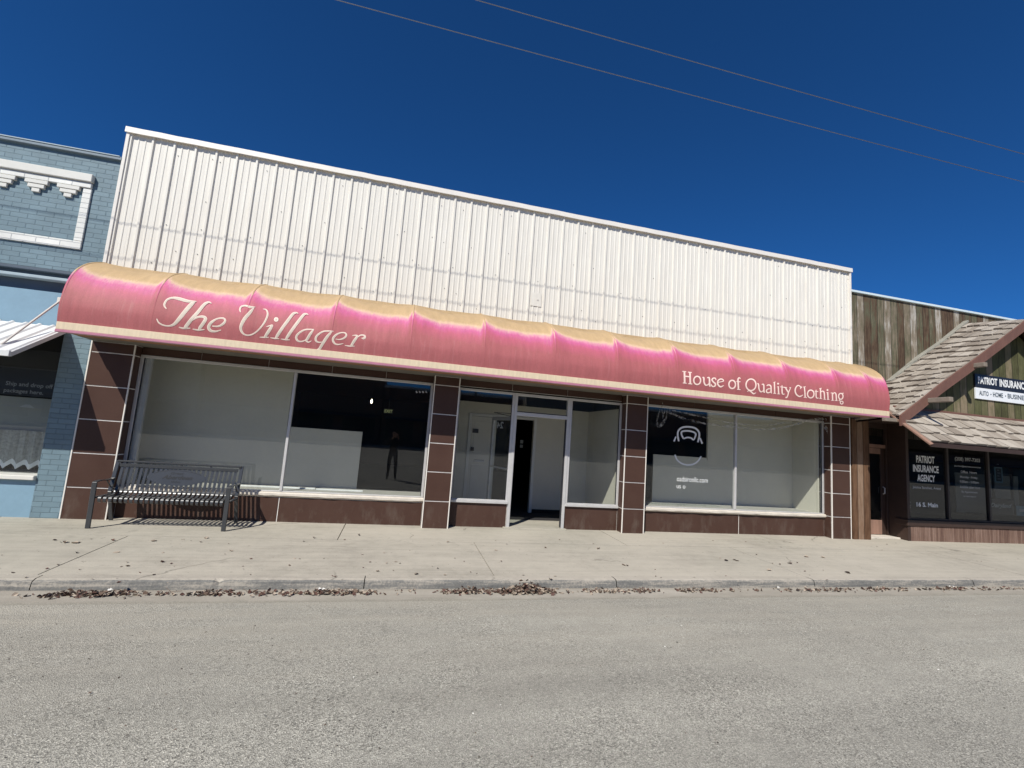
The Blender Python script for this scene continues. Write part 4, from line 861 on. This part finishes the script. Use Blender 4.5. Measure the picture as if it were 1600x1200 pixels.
mb = MB(); mb.bev(poly[0][0] - .05, 20, GY - .03, GY - .002, 2.80, 2.90, 'red', .005); mb.build('apron_board', tb)
for (s_, e_) in (((1453.7, 623), (1487, 621)), ((1525, 568.5), (1551.5, 566.5))):
    q = at(*s_, FY - .05); e = atx(*e_, q.x); mb = MB(); mb.bev(q.x - .05, q.x + .05, e.y + (.12 if s_[0] > 1500 else 0), GY + .02, q.z - .085, q.z + .01, 'beam', .008); mb.build('lookout_beam', tb)
# pent canopy
pq = dict(a=Vector((10.05, -1.35, 2.135)), b=Vector((21, -1.35, 2.135)), c=Vector((9.83, GY - .005, 2.865)), d=Vector((21, GY - .005, 2.865)))
c0 = atx(1447 + 5, 696, 10.05)
sp = lambda u, v: pq['a'].lerp(pq['b'], u).lerp(pq['c'].lerp(pq['d'], u), v)
shingles(sp, 4, 11, 31, wmin=.13, wmax=.30).build('canopy_roof', tb, recalc=False); under(sp, 'brownp', .02, 'canopy_deck')
mb = MB(); mb.bar((10.02, -1.36, 2.085), (21, -1.36, 2.085), .03, .085, 'brownp'); mb.build('canopy_fascia', tb)
mb = MB(); mb.bar((10.02, -1.39, 2.085), (9.80, -.62, 2.83), .035, .085, 'redl', up=(0, 1, 1)); mb.build('canopy_end_board', tb)
mb = MB(); a = at(1381, 655, -.86); b = at(1406, 657, -.86); mb.bar(a, b, .08, .07, 'beam'); mb.build('eave_beam', tb)
mb = MB(); mb.box(10.1, 21, -.80, -.001, 2.60, 2.63, 'brownp'); mb.box(9.74, 21, .02, .44, 2.60, 3.4, 'brownp'); mb.build('canopy_soffit', tb)
# shopfront
mb = MB(); mb.box(9.735, 10.2, -.02, .3, -.05, 2.6, 'timber'); mb.build('pilaster', tb)
DY = .42
mb = MB(); mb.box(9.75, 10.22, .3, .5, 0, 2.6, 'brownp'); mb.bev(10.2, 10.27, DY - .06, DY + .05, 0, 2.6, 'redl', .004); mb.bev(11.18, 11.28, DY - .06, DY + .05, 0, 2.6, 'brownp', .004); mb.bev(10.27, 11.18, DY - .05, DY + .05, 2.02, 2.10, 'redl', .004); mb.bev(10.27, 11.18, DY - .05, DY + .05, 2.48, 2.6, 'brownp', .004)
mb.bev(10.15, 11.3, .12, DY + .05, -.03, .03, 'sill', .006); dfm = mb.build('door_frame', tb)
mb = MB(); mb.face([(10.27, DY, 2.1), (11.18, DY, 2.1), (11.18, DY, 2.48), (10.27, DY, 2.48)], 'glass2'); mb.build('transom_glass', dfm, recalc=False)
mb = MB(); mb.bev(10.28, 10.36, DY - .02, DY + .02, .04, 2.01, 'redl', .004); mb.bev(11.06, 11.17, DY - .02, DY + .02, .04, 2.01, 'brownp', .004); mb.bev(10.36, 11.06, DY - .02, DY + .02, 1.88, 2.01, 'redl', .004); mb.bev(10.36, 11.06, DY - .02, DY + .02, .04, .36, 'redl', .004); dr = mb.build('door', tb)
mb = MB(); mb.face([(10.36, DY, .36), (11.06, DY, .36), (11.06, DY, 1.88), (10.36, DY, 1.88)], 'glass2'); mb.build('glass', dr, recalc=False)
mb = MB(); mb.tube([(11.1, DY - .03, .96), (11.1, DY - .07, .98), (11.1, DY - .07, 1.1), (11.1, DY - .03, 1.12)], .012, 'alu', 6); mb.build('handle', dr)
mb = MB(); mb.box(11.22, 11.30, -.045, DY + .05, -.05, 2.6, 'brownp'); mb.box(11.30, 21, -.045, .3, -.06, .33, 'rough'); mb.build('bulkhead', tb)
mb = MB(); mb.bev(11.18, 21, -.075, .2, .332, .46, 'brownp', .006); mb.build('window_ledge', tb)
px_ = [at(1417, 760, 0).x, at(1481, 760, 0).x, at(1545, 760, 0).x]; px_ += [px_[2] + (px_[2] - px_[1]) * 1.1, px_[2] + (px_[2] - px_[1]) * 2.2, 21]
mb = MB()
for x in px_: mb.bev(x - .03, x + .03, -.02, .06, .46, 2.6, 'blackp', .004)
mb.bev(11.3, 21, -.015, .05, .462, .50, 'blackp', .004); wn = mb.build('display_window', tb)
for a, b in zip(px_, px_[1:]):
    mb = MB(); mb.face([(a + .03, .02, .50), (b - .03, .02, .50), (b - .03, .02, 2.6), (a + .03, .02, 2.6)], 'glass2'); mb.build('glass', wn, recalc=False)
mb = MB(); D0 = .012; F2 = lambda x, y: (1400 + x / 8, 690 + y / 8)
for s_, L_, R_, T_ in (('PATRIOT', (255, 262), (483, 280), (255, 170)), ('INSURANCE', (215, 375), (535, 392), (215, 285)), ('AGENCY', (268, 495), (490, 510), (268, 408)), ('16 S. Main', (258, 812), (525, 825), (258, 755)), ):
    pxtxt(mb, s_, F2(*L_), F2(*R_), F2(*T_), D0, 'decal', .03)
pxtxt(mb, 'Jessica Sanchez, Agent', F2(207, 592), F2(562, 608), F2(207, 550), D0, 'decald', .02)
for yy in (760, 800, 825): pxtxt(mb, '-----', F2(140, yy), F2(185, yy + 2), F2(140, yy - 6), D0, 'decald')
for s_, L_, R_, T_, m_ in (('(208) 397-7303', (738, 248), (1050, 262), (738, 190), 'decald'), ('jsanchez@patriotinsurance.net', (730, 315), (1060, 332), (730, 290), 'decald'), ('Office  Hours', (810, 392), (1010, 402), (810, 360), 'decald'), ('Monday - Friday', (805, 462), (1020, 472), (805, 425), 'decald'),
                        ('9:00am - 5:00pm', (800, 522), (1035, 532), (800, 482), 'decald'), ('Available other hours', (800, 580), (1050, 592), (800, 545), 'decald'), ('By Appointment', (822, 645), (1020, 655), (822, 612), 'decald'), ('Se Habla Espanol', (845, 695), (1000, 703), (845, 672), 'decald')):
    pxtxt(mb, s_, F2(*L_), F2(*R_), F2(*T_), D0, m_, .012)
mb.build('lettering', wn)
mb = MB(); a, b = at(*F2(740, 385), .5), at(*F2(1165, 900), .5); mb.bev(a.x, b.x, .5, .52, b.z, a.z, 'panel', .004)
mb.build('pale_screen', wn)
mb = MB(); a, b = at(*F2(1160, 400), .3), at(*F2(1205, 700), .3); mb.bev(a.x, b.x, .3, .32, b.z, a.z, 'panel', .003); mb.build('pale_screen', wn); mb = MB(); a, b = at(*F2(1230, 420), .5), at(*F2(1440, 720), .5); mb.bev(a.x, b.x, .5, .53, b.z, a.z, 'panel', .004); mb.bev(b.x, b.x + .05, .48, .54, b.z, a.z + .06, 'blackp', .01); mb.bev(a.x, b.x, .48, .54, a.z, a.z + .06, 'blackp', .01); mb.build('cabinet_back', wn); mb = MB()
a, b = at(*F2(1465, 430), .6), at(*F2(1545, 800), .6); mb.bev(a.x, b.x, .6, .62, b.z, a.z, 'panel', .004); mb.build('cabinet_back', wn)
def flat_sign(name, label, cat, L, R_, T_, Y, m, t=.008):
    a, b, c = at(*L, Y), at(*R_, Y), at(*T_, Y); o = thing(name, label, cat, (a.x, Y, a.z)); mb = MB(); mb.bev(a.x, b.x, Y, Y + t, a.z, c.z, m, .001); mb.build('board', o); return o, a, b, c
nz, a, b, c = flat_sign('notice', 'dark paper notice with pale lines taped inside the insurance window', 'notice', F2(1238, 510), F2(1338, 522), F2(1238, 315), .035, 'cyanp'); mb = MB(); mb.bev(a.x + .04, b.x - .04, .030, .034, a.z + .03, c.z - .03, 'poster', .001)
for i in range(6): mb.bev(a.x + .08, b.x - .08 - .04 * (i % 2), .0285, .0295, a.z + .08 + i * .07, a.z + .1 + i * .07, 'decalg', .0003)
mb.build('print', nz)
dz, a, b, c = flat_sign('window_placard', 'black placard with white script leaning inside the insurance window', 'sign', F2(1180, 905), F2(1480, 922), F2(1180, 712), .10, 'poster')
mb = MB(); pxtxt(mb, 'Dairyland', F2(1185, 835), F2(1450, 850), F2(1185, 765), .095, 'decal', .02, .4); mb.build('lettering', dz)
cz, a, b, c = flat_sign('window_card', 'pale blue card at the foot of the insurance window', 'card', F2(1510, 925), F2(1640, 932), F2(1510, 800), .10, 'cyanp'); mb = MB(); mb.bev(a.x + .1, a.x + .35, .094, .0985, a.z + .1, c.z - .08, 'signw', .001); mb.build('print', cz)
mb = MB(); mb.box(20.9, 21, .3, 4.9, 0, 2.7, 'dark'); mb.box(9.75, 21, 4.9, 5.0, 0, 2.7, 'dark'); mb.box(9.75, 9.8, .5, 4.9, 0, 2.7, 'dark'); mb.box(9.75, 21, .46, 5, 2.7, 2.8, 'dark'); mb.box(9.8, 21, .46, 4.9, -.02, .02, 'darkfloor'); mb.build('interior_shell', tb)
# sign on the gable
FR = lambda x, y: (1400 + x / 8, 560 + y / 8); SY = GY - .03
a = at(*FR(1000, 500), SY); c = at(*FR(1015, 193), SY); m_ = at(*FR(1004, 362), SY); xe = at(1600, 600, SY).x + .75
sg = thing('shop_sign', 'black and white insurance sign on the mossy gable wall', 'sign', (a.x, SY, a.z))
mb = MB(); mb.bev(a.x, xe, SY - .002, SY + .028, m_.z + .0005, c.z, 'signk', .002); mb.build('upper_board', sg)
mb = MB(); mb.bev(a.x, xe, SY - .002, SY + .028, a.z, m_.z - .0005, 'signw', .002); mb.build('lower_board', sg)
mb = MB(); TY = SY - .005
for s_, L_, R_, T_ in (('PATRIOT', (1028, 313), (1270, 345), (1028, 222)), ('INSURANCE', (1297, 352), (1640, 400), (1297, 258))): pxtxt(mb, s_, FR(*L_), FR(*R_), FR(*T_), TY, 'decal', .035)
mb.build('lettering', sg)
mb = MB()
for s_, L_, R_, T_ in (('AUTO', (1042, 460), (1160, 475), (1042, 400)), ('HOME', (1215, 480), (1340, 496), (1215, 420)), ('BUSINESS', (1398, 500), (1660, 535), (1398, 440))): pxtxt(mb, s_, FR(*L_), FR(*R_), FR(*T_), TY, 'slate', .02)
for x, y in ((1187, 450), (1370, 470)): p = at(*FR(x, y), TY); mb.tube([p, p + Vector((0, -.001, 0))], .016, 'slate', 8)
mb.build('lettering', sg)

# ================================================================== BENCH
BX0, BX1 = -3.955, -2.30
be = thing('park_bench', 'grey metal strap bench with oval nameplate in front of the left shop window', 'bench', ((BX0 + BX1) / 2, -.3, -.015))
sp_ = [(-.520, .335), (-.548, .35), (-.553, .385), (-.535, .412), (-.49, .418), (-.42, .408), (-.33, .398), (-.26, .400), (-.205, .425), (-.178, .475), (-.163, .55), (-.142, .66), (-.122, .76), (-.108, .835)]
spc = [tuple(q) for q in cr(sp_, 4)]
def strap(mb, x0, x1, pts, th=.006):
    n = len(pts); P = np.array(pts); T = np.gradient(P, axis=0); T /= np.linalg.norm(T, axis=1)[:, None]; Nn = np.stack([-T[:, 1], T[:, 0]], 1) * th
    vs = [(x, p[0] + s_ * q[0] / 2, p[1] + s_ * q[1] / 2) for x, s_ in ((x0, 1), (x1, 1), (x1, -1), (x0, -1)) for p, q in zip(P, Nn)]
    fs = [(a * n + i, a * n + i + 1, ((a + 1) % 4) * n + i + 1, ((a + 1) % 4) * n + i) for a in range(4) for i in range(n - 1)] + [(0, n, 2 * n, 3 * n), (n - 1, 4 * n - 1, 3 * n - 1, 2 * n - 1)]
    mb.mesh(vs, fs, 'bench')
NS = 25; pit_ = (BX1 - BX0 - .09) / NS
seat_pts = [q for q in spc if not (q[0] > -.185 and q[1] > .46)]; back_pts = [q for q in spc if q[0] > -.19 and q[1] > .45]
for i in range(NS):
    x = BX0 + .045 + i * pit_ + .0135; mb = MB(); strap(mb, x, x + pit_ - .027, seat_pts + back_pts[:1]); mb.build('seat_strap', be)
for i in range(NS):
    x = BX0 + .045 + i * pit_ + .0135; mb = MB(); strap(mb, x, x + pit_ - .027, back_pts); mb.build('back_strap', be)
cxb = (BX0 + BX1) / 2 - .02
mb = MB(); bk_at = lambda z: float(np.interp(z, [q[1] for q in back_pts], [q[0] for q in back_pts]))
ring = []; N = 40
for i in range(N):
    t = 2 * math.pi * i / N; x = .39 * math.cos(t); z = .115 * math.sin(t) * (1 - .18 * abs(math.cos(t)) ** 3); z = .665 + z; ring.append((cxb + x, bk_at(z), z))
cc = (cxb, bk_at(.665), .665)
vs = [(p[0], p[1] - .006, p[2]) for p in ring] + [(p[0], p[1] + .004, p[2]) for p in ring] + [(cc[0], cc[1] - .006, cc[2]), (cc[0], cc[1] + .004, cc[2])]
mb.mesh(vs, [(i, (i + 1) % N, 2 * N) for i in range(N)] + [(N + (i + 1) % N, N + i, 2 * N + 1) for i in range(N)] + [(i, N + i, N + (i + 1) % N, (i + 1) % N) for i in range(N)], 'bench'); 
for i in range(4, 16): 
    a, b = ring[i], ring[i + 1]; mb.bar((a[0], a[1] - .008, a[2] - .012), (b[0], b[1] - .008, b[2] - .012), .004, .006, 'benchg')
npz = mb.build('nameplate', be)
mb = MB(); TT = lambda u0, v0, w_, h_: (lambda u, v: Vector((cxb + u0 + u * w_, bk_at(v0 + v * h_) - .0085, v0 + v * h_)))
txt(mb, 'Great', None, 1, 1, 'benchg', shear=.3, bold=.005, T=TT(-.09, .712, .17, .035)); txt(mb, 'Aberdeen', None, 1, 1, 'benchg', shear=.4, bold=.02, T=TT(-.19, .640, .40, .062)); txt(mb, 'Idaho', None, 1, 1, 'benchg', bold=.0, T=TT(-.06, .595, .12, .025))
mb.build('lettering', npz)
mb = MB(); mb.bev(BX0 + .04, BX1 - .04, -.128, -.116, .79, .835, 'bench', .002); mb.bev(BX0 + .0, BX1 + .0, -.125, -.085, .855, .882, 'bench', .006)
for i in range(5): x = BX0 + .02 + (BX1 - BX0 - .06) * i / 4; mb.bev(x, x + .03, -.118, -.108, .83, .86, 'bench', .002)
mb.build('top_rail', be)
mb = MB(); mb.bev(BX0 + .03, BX1 - .03, -.50, -.46, .375, .400, 'bench', .004); mb.bev(BX0 + .03, BX1 - .03, -.19, -.155, .44, .462, 'bench', .004); mb.build('seat_frame', be)
for x in (BX0, BX1):
    mb = MB(); mb.bar((x, -.565, .60), (x, -.548, -.012), .058, .024, 'bench', up=(0, 1, 0)); mb.build('leg', be)
    mb = MB(); mb.bar((x, -.095, .875), (x, -.18, .44), .05, .022, 'bench', up=(0, 1, 0)); mb.bar((x, -.18, .44), (x, .0 - .025, -.004), .05, .022, 'bench', up=(0, 1, 0)); mb.bev(x - .022, x + .022, -.54, -.18, .385, .405, 'bench', .003); mb.build('leg', be)
    mb = MB(); strap(mb, x - .025, x + .025, [tuple(q) for q in cr([(-.575, .595), (-.55, .612), (-.45, .622), (-.32, .612), (-.20, .615), (-.13, .63)], 4)], .012); mb.build('armrest', be)
    mb = MB(); mb.bar((x, -.18, .50), (x, -.30, .61), .02, .012, 'bench', up=(0, 1, 0)); mb.build('arm_brace', be)

# ================================================================== COBWEB over the right window
cw = MB(); rnd = random.Random(9)
def web(pts, wd, seed):
    q = cr([(*p, 0) for p in pts], 8); rr = random.Random(seed); L = []; R = []
    for i, p in enumerate(q):
        ww = wd * (.5 + rr.random()); L.append(at(p[0], p[1] - ww, .10 + .02 * math.sin(i))); R.append(at(p[0], p[1] + ww, .09))
    n = len(q); cw.mesh(L + R, [(i, i + 1, n + i + 1, n + i) for i in range(n - 1)], 'film')
web([(1040, 642), (1072, 655), (1110, 663), (1146, 667), (1185, 671), (1225, 668), (1262, 657), (1290, 654)], 1.6, 1)
web([(1046, 640), (1100, 652), (1146, 661), (1200, 664), (1255, 654)], 1.0, 2)
web([(1036, 630), (1030, 645), (1026, 660), (1031, 665), (1040, 655), (1043, 640)], 3.0, 3); web([(1034, 640), (1036, 650), (1039, 640)], 3.5, 4)
web([(1285, 660), (1297, 680), (1305, 698), (1316, 712), (1328, 716)], 3.5, 5); web([(1290, 656), (1310, 662), (1325, 672)], 2.0, 6); web([(1300, 660), (1306, 690), (1318, 708)], 2.0, 7)
cwo = cw.build('cobweb', recalc=False); tag(cwo, 'dusty cobweb strands sagging across the right shop window under the awning', 'cobweb')

# ================================================================== POWER LINES AND POLES
def wire(name, label, y, pA, pB, r=.0055):
    z = lambda x: pA[1] + (pB[1] - pA[1]) * (x - pA[0]) / (pB[0] - pA[0]) + .00045 * ((x - 1.5) ** 2 - 45)
    mb = MB(); xs = [-42 + 84 * i / 120 for i in range(121)]; mb.tube([(x, y, z(x)) for x in xs], r, 'wire', 6); tag(mb.build(name), label, 'power line', 'power lines over the pavement'); return z
zA = wire('power_line', 'lower and left one of two thin power lines crossing the sky', -2.16, (-6.2, 7.22), (8.06, 7.34)); zB = wire('power_line', 'upper and right one of two thin power lines crossing the sky', -2.65, (-6.5, 7.28), (7.8, 7.43))
def pole(x, y, label, zs, h=8.6):
    t = thing('utility_pole', label, 'pole', (x, y, -.1)); mb = MB(); mb.tube([(x, y, -.1), (x, y, h)], [.16, .11], 'woodp', 12); mb.build('post', t)
    for zz, ln in zs: mb = MB(); mb.bev(x - .05, x + .05, y - ln, y + ln, zz - .12, zz - .02, 'woodp', .01); mb.build('crossarm', t)
pole(-42, -2.4, 'wooden utility pole holding the power lines far to the left', [(zA(-42), .8)]); pole(42, -2.4, 'wooden utility pole holding the power lines far to the right', [(zA(42), .8)])
# ================================================================== ACROSS THE STREET (mirrored in the glass)
def other(x0, x1, h, m, lab, nw, y=-44.):
    b = thing('street_building', lab, 'building', ((x0 + x1) / 2, y, 0)); mb = MB(); mb.box(x0, x1, y - 12, y, -.1, h, m); mb.build('wall', b)
    mb = MB(); mb.bev(x0 - .1, x1 + .1, y - .3, y + .15, h, h + .3, 'cap', .03); mb.build('cornice', b)
    wv = (x1 - x0) / nw
    for i in range(nw):
        a = x0 + i * wv + .5; mb = MB(); mb.bev(a, a + wv - 1., y + .01, y + .06, .5, 2.7, 'steel', .01); f = mb.build('window', b)
        mb = MB(); mb.bev(a + .1, a + wv - 1.1, y + .062, y + .07, .6, 2.6, 'poster', .002); mb.build('pane', f)
    mb = MB(); mb.mesh([(x0 + .3, y + .16, 3.1), (x1 - .3, y + .16, 3.1), (x1 - .3, y + 1.4, 2.8), (x0 + .3, y + 1.4, 2.8)], [(0, 1, 2, 3)], 'slate'); mb.build('canopy', b)
other(-105, -38, 7.6, 'obrick', 'brick shop row across the street, leftmost', 5); other(-37.6, -20, 7.6, 'oblock', 'low grey shop across the street', 4); other(-19.6, -2, 7.5, 'obrick', 'brick shop across the street opposite the awning', 4)
other(-1.9, 14, 6.3, 'obrick', 'dark brick store across the street right of centre', 4); other(14.4, 30, 7.2, 'oblock', 'tall rendered store across the street', 4); other(30.4, 60, 6.4, 'obrick', 'long brick store across the street right of the tall one', 6); other(60.5, 160, 11.5, 'obrick', 'big brick hall added across the street at the far right to mirror dark', 12)  # far-right hall added, row heights raised, so windows mirror less sky
pole(7.5, -39.0, 'wooden utility pole across the street in front of the dark brick store', [(8.3, .9)], 9.5); pole(21, -39.0, 'wooden utility pole across the street in front of the tall rendered store', [(8.3, .9)], 9.5)

# ================================================================== THE PHOTOGRAPHER (mirrored in the glass)
def person():
    X, Y, G = -.10, -8.47, -.10
    J = dict(pel=(0, 0, .93), wai=(0, .0, 1.08), che=(0, .01, 1.30), nk=(0, .0, 1.46), hd=(0, .02, 1.55), ht=(0, .03, 1.68), sl=(-.18, .0, 1.40), sr=(.18, 0, 1.40), el=(-.22, .10, 1.17), er=(.24, .10, 1.17), wl=(-.06, .27, 1.42), wr=(.14, .27, 1.42),
             hl=(-.09, 0, .90), hr=(.09, 0, .90), kl=(-.11, .02, .49), kr=(.12, .01, .49), al=(-.12, -.02, .08), ar=(.14, -.02, .08), tl=(-.13, .12, .03), tr=(.17, .12, .03), hal=(-.035, .31, 1.52), har=(.10, .31, 1.52))
    R = dict(pel=.14, wai=.125, che=.145, nk=.055, hd=.085, ht=.07, sl=.07, sr=.07, el=.045, er=.045, wl=.03, wr=.03, hl=.095, hr=.095, kl=.062, kr=.062, al=.045, ar=.045, tl=.035, tr=.035, hal=.03, har=.03)
    E = [('pel', 'wai'), ('wai', 'che'), ('che', 'nk'), ('nk', 'hd'), ('hd', 'ht'), ('che', 'sl'), ('che', 'sr'), ('sl', 'el'), ('sr', 'er'), ('el', 'wl'), ('er', 'wr'), ('wl', 'hal'), ('wr', 'har'), ('pel', 'hl'), ('pel', 'hr'), ('hl', 'kl'), ('hr', 'kr'), ('kl', 'al'), ('kr', 'ar'), ('al', 'tl'), ('ar', 'tr')]
    K = list(J); me = bpy.data.meshes.new('person'); me.from_pydata([J[k] for k in K], [(K.index(a), K.index(b)) for a, b in E], []); o = bpy.data.objects.new('person', me); COL.objects.link(o); o.location = (X, Y, G)
    md = o.modifiers.new('skin', 'SKIN'); o.modifiers.new('sub', 'SUBSURF').levels = 1
    for i, k in enumerate(K): v = me.skin_vertices[0].data[i]; v.radius = (R[k], R[k] * (.78 if k in ('che', 'wai', 'pel') else 1)); v.use_root = (k == 'pel')
    dg = bpy.context.evaluated_depsgraph_get(); dg.update(); m2 = bpy.data.meshes.new_from_object(o.evaluated_get(dg)); o.modifiers.clear(); o.data = m2
    for m_ in ('cloth', 'jeans', 'skin', 'hair'): m2.materials.append(M[m_])
    for f in m2.polygons:
        c = f.center; f.material_index = 2 if (c.z > 1.47 or (c.y > .27 and c.z > 1.40)) else (1 if c.z < .95 and c.y < .2 and c.z > .1 else 0)
        if c.z > 1.47 and (c.z > 1.66 or c.y < .0) and c.y < .15: f.material_index = 3
        f.use_smooth = True
    tag(o, 'person in dark jacket and jeans standing in the street holding up a phone', 'person')
    def fing(name, pts, rads, m, label=None):
        mb = MB(); off = Vector((X, Y, G)); mb.tube([Vector(p) + off for p in pts], rads, m, 6); return mb.build(name, o, smooth=True)
    for sx, hx in ((1, -.035), (-1, .10)):
        for k in range(4): z = 1.53 + k * .019; fing('finger', [(hx, .305, z), (hx - sx * .012, .325, z + .004), (hx + sx * .006, .348, z + .004)], [.009, .0085, .007], 'skin')
        fing('thumb', [(hx, .30, 1.54), (hx + sx * .02, .295, 1.56), (hx + sx * .032, .30, 1.585)], [.011, .010, .008], 'skin')
    mb = MB(); off = Vector((X, Y, G))
    for sx in (-.028, .028): mb.tube([off + Vector((sx, .100, 1.615)), off + Vector((sx, .116, 1.615))], .010, 'hair', 8)
    mb.tube([off + Vector((0, .10, 1.61)), off + Vector((0, .125, 1.585)), off + Vector((0, .10, 1.572))], [.008, .015, .008], 'skin', 8); mb.bev(X - .025, X + .025, Y + .095, Y + .108, G + 1.545, G + 1.553, 'red', .002)
    for sx in (-.088, .088): mb.tube([off + Vector((sx, .03, 1.575)), off + Vector((sx * 1.06, .025, 1.60)), off + Vector((sx, .03, 1.63))], [.008, .016, .01], 'skin', 8)
    mb.build('face', o, smooth=True)
person()
ph = MB(); ph.bev(-.075, .045, -8.152, -8.144, 1.53, 1.595, 'phone', .003); tag(ph.build('phone'), 'black phone held up by the person in the street', 'phone')
